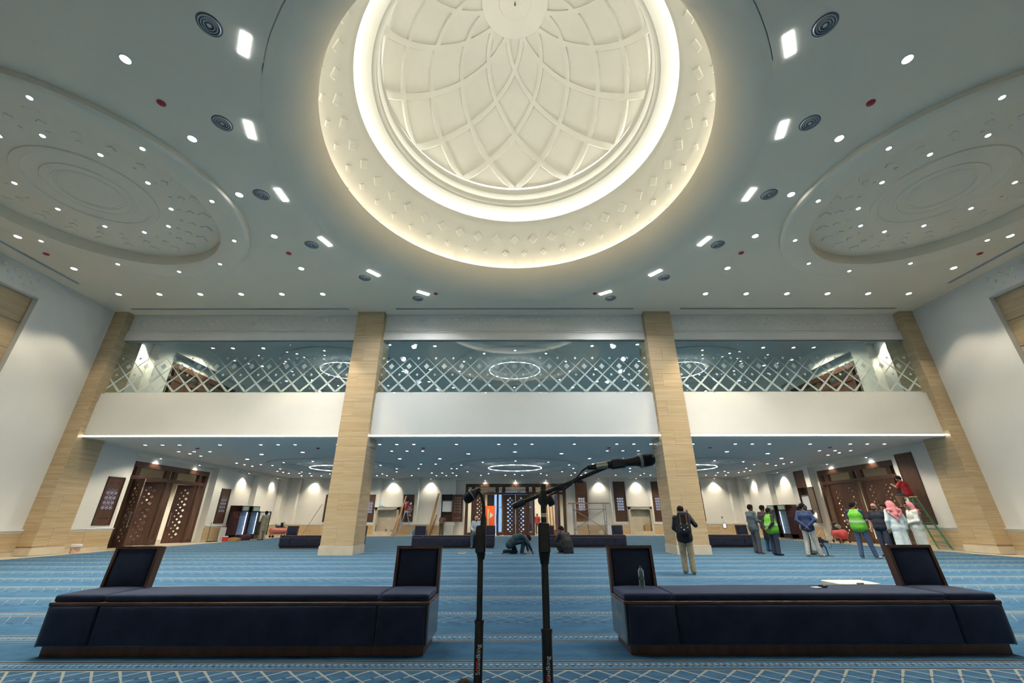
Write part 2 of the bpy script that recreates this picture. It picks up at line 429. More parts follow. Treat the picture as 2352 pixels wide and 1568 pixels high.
# ---- wall behind the far hall, with niches and screens
NICHE = [(-17.4, -15.2), (-13.85, -12.0), (-10.74, -8.86), (-7.65, -5.82), (6.1, 7.93), (9.18, 10.99), (12.3, 14.1), (15.4, 17.6)]
SCRB = [(-15.05, -14.15, 3.03), (-11.9, -11.05, 3.03), (-8.81, -7.94, 3.03), (-5.71, -4.84, 3.03), (5.01, 5.96, 3.99), (8.11, 9.06, 3.99), (11.2, 12.1, 3.99), (14.3, 15.2, 3.99)]
mb = MB()
h = [(-4.62, 5.0, 0, 4.12)] + [(a, b, 0.85, 4.22) for a, b in NICHE] + [(a, b, 1.0, z) for a, b, z in SCRB] + [(-10.78, -9.22, 0.3, 0.85), (9.3, 10.86, 0.3, 0.85)]
holed(mb, 'y', YB, YB + 0.4, -WX - 0.7, WX + 0.7, 0, MEZC, h)
holed(mb, 'y', YB + 0.4, YB + 0.7, -WX - 0.7, WX + 0.7, 0, MEZC, [(-3.92, 4.32, 0, 3.86)])
wb = mb.build('wall_back', WHITE); tag(wb, 'white far wall with spot-lit niches and timber screens', kind='structure')
dmb = MB().cbox((-0.5, -0.03, 0.0), (0.5, 0.03, 0.62), 0.005).mesh('dado_panel'); dmb.materials.append(TRAV)
for (x0, x1) in ((-WX, -10.95), (-9.08, -4.62), (5.0, 9.16), (11.0, WX)):
    n = max(1, round((x1 - x0) / 1.1)); stp = (x1 - x0) / n
    for i in range(n): obj('dado_panel', dmb, None, wb, (x0 + stp * (i + 0.5), YB - 0.02, 0.12), None, (stp - 0.006, 1, 1))
    MB().box((x0, YB, 0.82), (x1, YB - 0.09, 0.86)).box((x0, YB, 0.745), (x1, YB - 0.045, 0.82)).build('dado_ledge', WHITE, wb)
    MB().box((x0, YB, -0.012), (x1, YB - 0.06, 0.12)).build('skirting', MARBLE, wb)
for cx in (-10.0, 10.08):   # low marble recess in two of the niches
    f = MB().box((cx - 0.95, YB - 0.1, 0), (cx - 0.78, YB + 0.1, 2.08)).box((cx + 0.78, YB - 0.1, 0), (cx + 0.95, YB + 0.1, 2.08))
    f.box((cx - 0.95, YB - 0.1, 1.88), (cx + 0.95, YB + 0.1, 2.08)).box((cx - 0.78, YB - 0.12, 0), (cx + 0.78, YB + 0.38, 0.32))
    f.build('recess_surround', MARBLE, wb)
    MB().box((cx - 0.78, YB + 0.3, 0.32), (cx + 0.78, YB + 0.39, 1.88)).build('recess_panel', MARBLE, wb)
    MB().box((cx - 1.0, YB - 0.14, 2.08), (cx + 1.0, YB + 0.4, 2.12)).build('recess_shelf', WHITE, wb)
# ---- wall behind the camera
wf = MB().box((-WX - 0.7, YF - 0.3, 0), (WX + 0.7, YF, CEIL)).build('wall_front', WHITE); tag(wf, 'plain white wall behind the viewer', kind='structure')

# ---- upper ceiling with the openings for dome and roses
def disc(cx, cy, r, n=72): return [(cx + r * math.cos(2 * PI * i / n), cy + r * math.sin(2 * PI * i / n)) for i in range(n)]
DC = (0.03, 9.33)
def ceil_plate(name, x0, x1, y0, y1, z, holes, mat):
    me = plate(name, [(x0, y0), (x1, y0), (x1, y1), (x0, y1)], holes, 0.1, None)
    me.transform(Matrix.Rotation(-PI / 2, 4, 'X')); me.transform(Matrix.Translation((0, 0, z + 0.05)))
    return obj(name, me, mat)
ce = ceil_plate('ceiling', -WX - 0.7, WX + 0.7, YF - 0.3, 17.1, CEIL, [disc(*DC, 6.5, 120), disc(-12.53, 9.37, 3.7), disc(12.53, 9.37, 3.7)], CEILW)
tag(ce, 'white main hall ceiling around the dome', kind='structure')
MB().box((-WX - 1, YF - 0.5, CEIL + 0.3), (-6.6, 17.5, CEIL + 0.4)).box((6.6, YF - 0.5, CEIL + 0.3), (WX + 1, 17.5, CEIL + 0.4)).build('roof_void', GREYM, ce)
cl = ceil_plate('ceiling_lower', -WX - 0.7, WX + 0.7, 16.98, YB + 0.1, LOW, [disc(x, 27.4, 3.7) for x in (-11.2, 0.1, 11.2)], LOWCEIL)
tag(cl, 'low white ceiling under the gallery', kind='structure')
MB().box((-WX - 0.7, 17.0, 4.6), (WX + 0.7, YB, MEZF)).build('gallery_floor', CARPET, cl)
cm = ceil_plate('ceiling_upper', -WX - 0.7, WX + 0.7, 17.1, YB + 0.1, MEZC, [disc(x, 26.3, 3.7) for x in (-11.2, 0.1, 11.2)], LOWCEIL)
tag(cm, 'white ceiling of the gallery behind glass', kind='structure')
MB().box((-WX - 0.7, 17.1, MEZC + 0.35), (WX + 0.7, YB, MEZC + 0.45)).build('roof_void', GREYM, cm)

# ---- circular ceiling roses
def rel(a, t=0.03):
    me = MB()._add([(-a, 0, 0), (0, -a, 0), (a, 0, 0), (0, a, 0), (-a * .8, 0, -t), (0, -a * .8, -t), (a * .8, 0, -t), (0, a * .8, -t)],
                   [(4, 5, 6, 7), (0, 1, 5, 4), (1, 2, 6, 5), (2, 3, 7, 6), (3, 0, 4, 7)]).mesh('relief_diamond'); me.materials.append(CEILW); return me
RELC = [rel(0.19, 0.035), rel(0.115, 0.03), rel(0.058, 0.025)]
def rose(parent, cx, cy, z, relief=True, n=96):
    CW_ = CEILW if parent == ce else LOWCEIL
    dp = 0.2 if parent == ce else 0.13
    o = MB().lathe([(4.12, 0.02), (4.12, 0.05 - dp), (4.06, 0.015 - dp), (4.0, -dp), (3.36, -dp), (3.30, 0.03 - dp), (3.30, 0.2)], n).build('rose_ring', CW_, parent, True, (cx, cy, z))
    MB().lathe([(3.34, 0.20), (1.62, 0.20), (1.60, 0.165), (1.50, 0.15), (1.42, 0.165), (1.40, 0.19), (1.06, 0.19), (1.04, 0.165), (0.98, 0.16), (0.96, 0.18), (0.82, 0.18), (0.81, 0.165), (0.77, 0.165), (0.76, 0.18),
                (0.74, 0.165), (0.70, 0.165), (0.69, 0.18), (0.0, 0.18)], n).build('rose_panel', CW_, o, True)
    if relief:
        for k in range(24):
            a = 2 * PI * (k + 0.5) / 24
            for j, r in enumerate((2.84, 2.46, 2.16)):
                obj('relief_diamond', RELC[j], None, o, (r * math.cos(a), r * math.sin(a), 0.2), (0, 0, a))
    return o
rose(ce, -12.53, 9.37, CEIL); rose(ce, 12.53, 9.37, CEIL)
for x in (-11.2, 0.1, 11.2):
    rose(cl, x, 27.4, LOW, x != 0.1, 64); rose(cm, x, 26.3, MEZC, x != 0.1, 64)

# ---- the dome
dome = struct('dome', 'cream coffered dome with glowing cove rings', (DC[0], DC[1], 0))
fil = [(6.5 - 1.0 * math.sin(t * PI / 2 / 12), 9.9 + 1.1 * (1 - math.cos(t * PI / 2 / 12))) for t in range(13)]
MB().lathe([(6.52, 9.9)] + fil + [(5.56, 11.02), (5.56, 10.8), (5.86, 10.8), (5.86, 10.95)], 144).build('dome_fillet', CEILW, dome, True)
drum = [(5.86, 10.9), (5.80, 11.2), (5.62, 11.75), (5.36, 12.3), (5.06, 12.78), (4.94, 12.95)]
dr = MB().lathe(drum + [(4.94, 13.02), (5.0, 13.02), (5.0, 12.92), (5.38, 12.92)], 144).build('dome_drum', PLASTER, dome, True)
MB().lathe([(5.38, 12.92), (5.40, 13.02), (5.30, 13.14), (5.0, 13.27), (4.7, 13.36), (4.49, 13.40), (4.46, 13.46), (4.36, 13.47), (4.36, 13.66), (4.39, 13.66), (4.39, 13.58), (4.54, 13.58), (4.54, 13.84), (4.30, 13.90),
            (4.30, 14.18), (4.34, 14.18), (4.34, 14.08), (4.44, 14.08), (4.43, 14.34), (4.40, 14.37), (4.405, 14.38), (4.445, 14.35), (4.47, 14.1), (4.56, 14.1), (4.56, 14.3)], 144).build('dome_cornice', PLASTER, dome, True)  # hooked rim is an added baffle, keeping strip light off the nearby shell
DA, DB, DZ = 4.5, 5.3, 14.28
MB().lathe([(DA * math.cos(t * PI / 2 / 30), DZ + DB * math.sin(t * PI / 2 / 30)) for t in range(31)], 120).build('dome_shell', PLASTER, dome, True)
def rib_mesh(sg):
    v, f = [], []; n = 40
    def pt(az, el, inset): return Vector(((DA - inset) * math.cos(el) * math.sin(az), (DA - inset) * math.cos(el) * math.cos(az), DZ + (DB - inset) * math.sin(el)))
    for i in range(n + 1):
        t = i / n; az = sg * math.radians(76 * t); el = math.radians(76 * t)
        p = pt(az, el, 0); q = pt(sg * math.radians(76 * (t + .01)), math.radians(76 * (t + .01)), 0)
        tg = (q - p).normalized(); nm = Vector((-p.x / DA ** 2, -p.y / DA ** 2, -(p.z - DZ) / DB ** 2)).normalized(); sd = tg.cross(nm).normalized()
        hw = 0.135 - 0.045 * t
        v += [p - nm * .03 + sd * hw, p + nm * .085 + sd * (hw - .015), p + nm * .085 - sd * (hw - .015), p - nm * .03 - sd * hw]
    for i in range(n):
        for k in range(3): f.append((i * 4 + k, i * 4 + k + 1, (i + 1) * 4 + k + 1, (i + 1) * 4 + k))
    me = MB()._add(v, f).mesh('dome_rib', True); me.materials.append(PLASTER); return me
for sg in (1, -1):
    rm = rib_mesh(sg)
    for k in range(12): obj('dome_rib', rm, None, dome, None, (0, 0, k * PI / 6))
MB().lathe([(1.28, 19.42), (1.26, 19.28), (1.2, 19.27), (0.66, 19.40), (0.62, 19.42), (0.60, 19.38), (0.0, 19.44)], 64).build('dome_rosette', PLASTER, dome, True)
MB().lathe([(0.0, 19.2), (0.03, 19.22), (0.03, 19.3), (0.012, 19.32), (0.012, 19.45)], 12).build('dome_hook', DKWOOD, dome, True)
def drum_pt(t):
    t *= len(drum) - 1; i = min(int(t), len(drum) - 2); u = t - i
    (r0, z0), (r1, z1) = drum[i], drum[i + 1]; return r0 + (r1 - r0) * u, z0 + (z1 - z0) * u, math.atan2(r0 - r1, z1 - z0)
DRM = []
for a in (0.215, 0.135, 0.065):
    me = MB()._add([(-a, 0, 0), (0, 0, -a), (a, 0, 0), (0, 0, a), (-a * .86, -.035, 0), (0, -.035, -a * .86), (a * .86, -.035, 0), (0, -.035, a * .86)],
                   [(4, 5, 6, 7), (0, 1, 5, 4), (1, 2, 6, 5), (2, 3, 7, 6), (3, 0, 4, 7)]).mesh('relief_diamond'); me.materials.append(PLASTER); DRM.append(me)
for j, t in enumerate((0.62, 0.42, 0.24)):
    r, z, tilt = drum_pt(t)
    for k in range(42):
        a = 2 * PI * (k + (0.5 if j == 1 else 0)) / 42
        o = obj('relief_diamond', DRM[j], None, dr, (r * math.sin(a), r * math.cos(a), z))
        o.rotation_euler = (tilt, 0, -a)
WLED = EM('warm_led', (1.0, 0.955, 0.82), COVE * 0.36, True); WLED2 = EM('white_led', (1.0, 0.99, 0.96), COVE * 0.27, True); WLED3 = EM('soft_led', (1.0, 0.98, 0.92), COVE * 1.8, True)
MB().lathe([(5.62, 10.84), (5.74, 10.84), (5.74, 10.90), (5.62, 10.90), (5.62, 10.84)], 96).build('led_strip', WLED, dome, False)
MB().lathe([(5.06, 12.935), (5.26, 12.935), (5.26, 12.97), (5.06, 12.97), (5.06, 12.935)], 96).build('led_strip', WLED2, dome, False)
MB().lathe([(4.355, 14.195), (4.385, 14.205)], 96).build('led_strip', WLED3, dome, False)

MB().lathe([(4.41, 13.60), (4.49, 13.60)], 96).build('led_strip', EM('thin_led', (1.0, 0.99, 0.95), COVE * 0.13, True), dome, False)

# ---- columns clad in travertine slabs
CH, NC = 0.6, 0
def slab_mesh(wd, hh=0.597, t=0.03):
    k = ('slab', round(wd, 3))
    if k not in MATS:
        me = MB().cbox((-wd / 2, -t / 2, -hh / 2), (wd / 2, t / 2, hh / 2), 0.004).mesh('stone_slab'); me.materials.append(TRAV); MATS[k] = me
    return MATS[k]
def clad(parent, x0, x1, y, rz, z0=0.3, z1=CEIL, split=True):
    """cover a vertical face; (x0,x1) along local x of a face at depth y facing local -y, turned by rz about the world z"""
    n = round((z1 - z0) / CH); M = Matrix.Rotation(rz, 4, 'Z')
    for i in range(n):
        hh = (z1 - z0) / n; cuts = [x0, (x0 + x1) / 2 + (0.18 if i % 2 else -0.18) * (1 if i % 3 else 0.3), x1] if split and i % 2 == 0 else [x0, x1]
        for a, b in zip(cuts, cuts[1:]):
            p = M @ Vector(((a + b) / 2, y, z0 + hh * (i + 0.5)))
            obj('stone_slab', slab_mesh(b - a - 0.003), None, parent, p, (0, 0, rz), (1, 1, hh / 0.6))
for s in (-1, 1):
    c = MB().box((-0.575, -0.575, 0), (0.575, 0.575, CEIL)).build('column', TRAV, None, False, (s * 6.505, 17.3, 0))
    tag(c, 'tall square travertine column on the %s of the hall' % ('left' if s < 0 else 'right'), kind='structure')
    for rz in (0, PI / 2, -PI / 2): clad(c, -0.605, 0.605, -0.59, rz)
    MB().box((-0.63, -0.63, 0), (0.63, 0.63, 0.3)).box((-0.617, -0.617, 0.3), (0.617, 0.617, 0.315)).build('column_base', MARBLE, c)
    q = MB().box((-0.285, -0.575, 0), (0.3, 0.575, CEIL)).build('pilaster', TRAV, None, False, (s * 17.9, 17.3, 0)); q.rotation_euler = (0, 0, 0 if s < 0 else PI)
    tag(q, 'travertine pilaster against the %s side wall' % ('left' if s < 0 else 'right'), kind='structure')
    clad(q, -0.30, 0.30, -0.59, 0, split=False); clad(q, -0.605, 0.605, -0.30, PI / 2); clad(q, -0.30, 0.30, -0.59, PI, split=False)
    MB().box((-0.3, -0.63, 0), (0.34, 0.63, 0.25)).build('column_base', MARBLE, q)

# ---- gallery front: parapet, light slot, glass balustrade, bulkhead with frieze
BAYS = [(-17.6, -7.11), (-5.9, 5.9), (7.11, 17.6)]
BN = ['left', 'middle', 'right']
STRIP = EM('slot_led', (1.0, 0.995, 0.96), SLOT, True)
for bi, (x0, x1) in enumerate(BAYS):
    pa = MB().box((x0, 16.92, 4.36), (x1, 17.25, 5.76)).box((x0, 16.95, 5.76), (x1, 17.25, 6.13)).box((x0, 17.02, 4.3), (x1, 17.25, 4.36)).build('wall_parapet', WHITE)
    tag(pa, 'white gallery parapet in the %s bay' % BN[bi], kind='structure')
    MB().box((x0, 16.945, 4.305), (x1, 17.015, 4.355)).build('led_strip', STRIP, pa)
    MB().box((x0, 16.92, 4.275), (x1, 17.25, 4.30)).build('slot_lip', WHITE, pa)
    bu = MB().box((x0, 16.98, 8.62), (x1, 17.3, 9.04)).box((x0, 17.03, 9.04), (x1, 17.3, CEIL)).box((x0, 16.95, 8.96), (x1, 17.0, 8.99)).box((x0, 16.99, 9.06), (x1, 17.05, 9.085)).box((x0, 16.99, 9.84), (x1, 17.05, 9.9))
    bu.box((x0, 17.1, CEIL), (x1, 17.3, MEZC))
    bu = bu.build('wall_bulkhead', WHITE); tag(bu, 'white frieze band above the %s glass' % BN[bi], kind='structure')
    n = int((x1 - x0 - 0.3) / 0.386)
    for j, z in enumerate((9.66, 9.43, 9.22)):
        for i in range(n):
            xx = (x0 + x1) / 2 + (i - (n - 1) / 2 + (0.5 if j == 1 else 0)) * 0.386
            if xx < x1 - 0.15: obj('relief_diamond', FRD[j], None, bu, (xx, 17.032, z))
    # glass panes with frosted lattice film
    gl = thing('glass_balustrade', 'full height glass screen with frosted lattice in the %s bay of the gallery' % BN[bi], 'glass screen', ((x0 + x1) / 2, 17.1, 6.13), group='gallery glass screens')
    W = x1 - x0; npn = 8 if bi == 1 else 7; pw = W / npn
    gm = MB().box((-pw / 2 + 0.004, -0.006, 0), (pw / 2 - 0.004, 0.006, 2.49)).mesh('glass_pane'); gm.materials.append(GLASS)
    U, zr = 0.773, [0.10, 0.48, 0.87, 1.26, 1.65]
    polys = []
    nu = int(W / U) + 2
    for i in range(-nu // 2 - 1, nu // 2 + 2):
        X = i * U
        for sg in (1, -1):        # bars climbing two cells and thinning as they rise
            L, R = [], []
            for k in range(5):
                xx = X + sg * U / 2 * k; hw = 0.064 * (1 - k / 4.25) + 0.005
                L.append((xx - hw, zr[k])); R.append((xx + hw, zr[k]))
            for k in range(4): polys.append([L[k], R[k], R[k + 1], L[k + 1]])
        polys += [dmd(X, zr[3], 0.125, 0.135), dmd(X + U / 2, zr[2], 0.062, 0.066), dmd(X + U / 2, zr[4] - 0.01, 0.062, 0.066)]
    polys.append([(-W / 2, 0.02), (W / 2, 0.02), (W / 2, 0.085), (-W / 2, 0.085)])
    def clip(poly, a, b):
        for (lim, sgn) in ((a, 1), (b, -1)):
            out = []
            for i in range(len(poly)):
                p, q = poly[i - 1], poly[i]; ip, iq = sgn * (p[0] - lim) >= 0, sgn * (q[0] - lim) >= 0
                if ip != iq:
                    t = (lim - p[0]) / (q[0] - p[0]); out.append((lim, p[1] + t * (q[1] - p[1])))
                if iq: out.append(q)
            poly = out
            if len(poly) < 3: return None
        return poly
    for k in range(npn):
        xc = -W / 2 + pw * (k + 0.5)
        pn = obj('glass_pane', gm, None, gl, (xc, 0, 0))
        fm = MB()
        for pg in polys:
            c = clip(pg, xc - pw / 2 + 0.006, xc + pw / 2 - 0.006)
            if c: fm._add([(x - xc, -0.009, z) for x, z in c], [tuple(range(len(c)))])
        fm.build('frosted_film', FROST, pn)
    MB().box((-W / 2, -0.03, 0), (W / 2, 0.03, 0.025)).build('bottom_channel', GREYM, gl)
    MB().box((-W / 2, -0.03, 2.46), (W / 2, 0.03, 2.49)).build('top_channel', GREYM, gl)

# ---- linear grilles in the hall ceiling
GRL = P('grille_grey', (0.10, 0.105, 0.10), 0.5, 0.2)
def grille(a, b, lab):
    o = thing('linear_grille', lab, 'air grille', ((a[0] + b[0]) / 2, (a[1] + b[1]) / 2, CEIL), group='linear ceiling grilles')
    hx, hy = abs(b[0] - a[0]) / 2, abs(b[1] - a[1]) / 2
    along = 'x' if hx > hy else 'y'; L = max(hx, hy)
    def bx(mb, u0, u1, w0, w1, z0, z1): return mb.box((u0, w0, z0), (u1, w1, z1)) if along == 'x' else mb.box((w0, u0, z0), (w1, u1, z1))
    fr = MB(); bx(fr, -L, L, -0.075, -0.055, -0.012, 0); bx(fr, -L, L, 0.055, 0.075, -0.012, 0); bx(fr, -L, -L + 0.02, -0.075, 0.075, -0.012, 0); bx(fr, L - 0.02, L, -0.075, 0.075, -0.012, 0)
    fr.build('grille_frame', RIM, o)
    bk = MB(); bx(bk, -L, L, -0.055, 0.055, -0.004, -0.001); bk.build('grille_backing', GRL, o)
    for k in (-0.02, 0.02):
        sl_ = MB(); bx(sl_, -L, L, k - 0.004, k + 0.004, -0.012, -0.003); sl_.build('grille_slat', RIM, o)
grille((-17.24, 16.42), (-7.43, 16.42), 'thin ceiling slot grille above the left gallery bay')
grille((-5.33, 16.42), (5.4, 16.42), 'thin ceiling slot grille above the middle gallery bay')
grille((7.48, 16.42), (17.22, 16.42), 'thin ceiling slot grille above the right gallery bay')
grille((-17.5, 2.5), (-17.5, 14.27), 'long slot grille in the ceiling beside the left side wall')
grille((17.5, 2.5), (17.5, 14.27), 'long slot grille in the ceiling beside the right side wall')
# ================================================================ lamps and ceiling fittings
def dl_mesh(r):
    k = ('dl', r)
    if k not in MATS:
        t = MB().lathe([(r, -0.012), (r * 1.12, -0.014), (r * 1.22, -0.004), (r * 1.22, 0.004), (r, 0.004), (r, -0.012)], 20).mesh('downlight', True); t.materials.append(RIM)
        l = MB().lathe([(0.0, -0.004), (r * 0.6, -0.006), (r, -0.008)], 20).mesh('lens', True); l.materials.append(LENS)
        MATS[k] = (t, l)
    return MATS[k]
def downlight(x, y, z, r, label, group, power=0, angle=84, blend=0.4, col=NEUTC, aim=None):
    t, l = dl_mesh(r)
    o = obj('downlight', t, None, None, (x, y, z)); tag(o, label, 'downlight', group)
    obj('lens', l, None, o)
    if power: spot(o, (0, 0, -0.03), power, angle, blend, col, 0.06, aim)
    return o
def clock(a): return ['the right', 'right, slightly back', 'back, slightly right', 'the back', 'back, slightly left', 'left, slightly back', 'the left', 'left, slightly front', 'front, slightly left', 'the front', 'front, slightly right', 'right, slightly front'][round(a / (PI / 6)) % 12]
SD = {-1: 'left', 1: 'right'}
# hall: two files of lamps beside the dome, and the row in front of the gallery
for s in (-1, 1):
    for i in range(6):
        downlight(s * 8.06, 5.473 + 1.9245 * i, CEIL, 0.092, '%s downlight from the gallery, between dome and %s rose' % (ORD[5 - i], SD[s]), 'hall downlights', HALL_W * 1.7)
    for i in range(5):
        downlight(s * (8.06 + 1.715 * (i + 1)), 15.095, CEIL, 0.09, '%s downlight outward in the %s row before the gallery front' % (ORD[i + 1], SD[s]), 'hall downlights', HALL_W * 0.52)
    for i in range(1, 5):
        downlight(s * 16.63, 5.473 + 1.9245 * i, CEIL, 0.092, '%s downlight from the gallery along the %s side wall' % (ORD[5 - i], SD[s]), 'hall downlights', HALL_W * 0.52)
    # lamps of the rose: twelve on the ring, eleven inside
    for k in range(12):
        a = PI / 6 * k
        downlight(s * 12.53 + 3.7 * math.cos(a), 9.37 + 3.7 * math.sin(a), CEIL - 0.2, 0.055, 'ring spot of the %s ceiling rose, toward %s' % (SD[s], clock(a)), 'ring spots of the %s rose' % SD[s], SPOT_W * 11 if k % 3 == 0 else 0, 90)
    for k in range(11):
        a = PI / 2 + 2 * PI * k / 11
        downlight(s * 12.50 + 1.94 * math.cos(a), 9.34 + 1.94 * math.sin(a), CEIL + 0.2, 0.055, 'inner panel spot of the %s ceiling rose, %s counter-clockwise from the gallery side' % (SD[s], ORD[k]), 'panel spots of the %s rose' % SD[s])
# cool three-lamp cassettes and round diffusers circling the dome
CLAMP = [MB().cbox((-0.26, -0.085, -0.02), (0.26, 0.085, 0.01), 0.006).mesh('lamp_cassette'), MB().lathe([(0, -0.026), (0.05, -0.026), (0.065, -0.021)], 16).mesh('lens')]
CLAMP[0].materials.append(EM('cassette_glow', (0.82, 0.91, 1.0), 7.0)); CLAMP[1].materials.append(LENSB)
DIFF = MB()
for r in (0.195, 0.15, 0.105): DIFF.lathe([(r, -0.01), (r - 0.012, -0.03), (r - 0.024, -0.026), (r - 0.014, -0.005), (r, -0.01)], 32)
DIFF.lathe([(0.0, -0.03), (0.04, -0.025), (0.04, -0.01)], 16)
DIFM = DIFF.mesh('diffuser_cones', True); DIFM.materials.append(P('diffuser_grey', (0.58, 0.60, 0.60), 0.4, 0.2))
DIFB = MB().lathe([(0.0, -0.004), (0.2, -0.004), (0.213, -0.01), (0.225, 0.0)], 32).mesh('round_diffuser', True); DIFB.materials.append(P('diffuser_back', (0.16, 0.17, 0.19), 0.6))
names = ['nearest the viewer', 'second from the viewer', 'third from the viewer', 'fourth from the viewer', 'second from the gallery', 'nearest the gallery']
for s in (-1, 1):
    for k, deg in enumerate((-37.3, -18.6, 0.0, 18.8, 37.5, 56.1)):
        a = math.radians(deg); x, y = s * 6.84 * math.cos(a), 9.33 + 6.84 * math.sin(a)
        o = obj('lamp_cassette', CLAMP[0], None, None, (x, y, CEIL), (0, 0, (PI / 2 + a) if s > 0 else (PI / 2 - a)))
        tag(o, 'bright rectangular three-lamp cassette %s of the dome, %s' % (SD[s], names[k]), 'ceiling light', 'lamp cassettes around the dome')
        for t in (-0.16, 0, 0.16): obj('lens', CLAMP[1], None, o, (t, 0, 0))
        spot(o, (0, 0, -0.05), COOL_W, 150, 0.6, COOLC, 0.12)
        x, y = s * 7.42 * math.cos(a), 9.33 + 7.42 * math.sin(a)
        o = obj('round_diffuser', DIFB, None, None, (x, y, CEIL)); tag(o, 'round louvred air diffuser %s of the dome, %s' % (SD[s], names[k]), 'air diffuser', 'round air diffusers')
        obj('diffuser_cones', DIFM, None, o)
DET = MB().lathe([(0.0, -0.05), (0.03, -0.048), (0.045, -0.03), (0.085, -0.02), (0.09, 0.0)], 20).mesh('smoke_detector', True); DET.materials.append(RED)
for x, y, z, lab in ((-8.08, 6.44, CEIL, 'on the ceiling left of the dome, near the round diffuser'), (8.08, 6.44, CEIL, 'on the ceiling right of the dome, near the round diffuser'), (-8.05, 12.2, CEIL, 'between dome and left rose, toward the gallery'),
                     (8.08, 12.2, CEIL, 'between dome and right rose, toward the gallery'), (-3.3, 15.07, CEIL, 'before the gallery, beside the left end cassette'), (3.39, 15.07, CEIL, 'before the gallery, beside the right end cassette'),
                     (-16.7, 12.23, CEIL, 'near the left side wall slot grille'), (16.66, 12.25, CEIL, 'near the right side wall slot grille'),
                     (-15.0, 19.9, LOW, 'under the gallery by the left doors'), (-9.3, 19.9, LOW, 'under the gallery left of the left column'), (-4.3, 19.9, LOW, 'under the gallery right of the left column'), (4.5, 19.9, LOW, 'under the gallery left of the right column'), (9.3, 19.9, LOW, 'under the gallery right of the right column'),
                     (15.0, 19.9, LOW, 'under the gallery by the right doors'), (-14.7, 25.9, LOW, 'beside the far left low rose'), (14.7, 25.9, LOW, 'beside the far right low rose')):
    tag(obj('smoke_detector', DET, None, None, (x, y, z)), 'red smoke detector ' + lab, 'smoke detector', 'smoke detectors')
# under the gallery
LOWL = [(16.75, 18.95), (15.97, 18.95), (15.2, 18.95), (13.37, 18.95), (11.5, 18.9), (10.72, 18.9), (9.95, 18.9), (8.03, 18.9), (6.12, 18.87), (5.35, 18.87), (4.58, 18.87), (2.66, 18.86), (0.75, 18.85), (0, 18.85),
        (16.7, 20.92), (15.93, 20.92), (15.15, 20.92), (6.11, 20.85), (5.35, 20.85), (4.57, 20.85), (16.68, 21.66), (16.68, 22.47), (13.14, 21.9), (10.68, 21.2), (2.41, 21.82), (0, 21.2), (14.97, 23.75), (6.42, 23.68),
        (4.18, 23.68), (16.63, 25.49), (16.63, 26.27), (16.6, 27.05), (15.58, 26.2), (5.73, 26.13), (4.83, 26.13), (6.38, 28.55), (4.17, 28.53), (16.58, 30.06), (16.53, 30.75), (16.49, 31.48), (15.72, 31.48), (14.96, 31.48),
        (6.0, 31.4), (5.24, 31.4), (4.47, 31.4), (8.18, 30.42), (16.46, 33.4), (15.69, 33.4), (14.93, 33.4), (12.8, 33.4), (10.59, 33.33), (9.82, 33.33), (7.89, 33.28), (5.98, 33.3), (5.22, 33.3), (4.44, 33.3), (2.54, 33.2), (0.65, 33.2)]
def where(x, y):
    sd = 'left' if x < -0.1 else 'right' if x > 0.1 else 'middle'
    zn = 'behind the outer pilaster' if abs(x) > 14 else 'behind the column' if 3.5 < abs(x) < 9 else 'in the outer bay' if abs(x) >= 9 else 'in the middle bay'
    dp = 'near the gallery edge' if y < 20 else 'just behind the gallery edge' if y < 24 else 'halfway back' if y < 30 else 'near the far wall'
    return '%s, %s, %s' % (dp, sd, zn)
LIT = {(16.7, 20.92), (15.2, 18.95), (11.5, 18.9), (8.03, 18.9), (5.35, 20.85), (2.66, 18.86), (0, 21.2), (13.14, 21.9), (14.97, 23.75), (4.18, 23.68), (16.63, 26.27), (5.73, 26.13), (16.53, 30.75), (15.72, 33.4), (5.24, 31.4), (8.18, 30.42), (10.59, 33.33), (2.54, 33.2), (12.8, 33.4), (15.69, 33.4)}
CNT = {}
def uniq(lab, x, y):
    CNT[lab] = CNT.get(lab, 0) + 1
    return lab + ', ' + ORD[CNT[lab] - 1]
for x, y in LOWL:
    for s in ((-1, 1) if x else (1,)):
        w_ = where(s * x, y)
        downlight(s * x + 0.05, y, LOW, 0.085 if (x, y) in ((13.14, 21.9), (10.68, 21.2), (2.41, 21.82), (0, 21.2), (14.97, 23.75), (6.42, 23.68), (4.18, 23.68)) else 0.06,
                  uniq('low ceiling downlight %s' % w_, s * x, y), 'low downlights ' + w_, LOW_W * 3.2 if (x, y) in LIT else 0, 140)
RINGM = MB(); RINGL = None
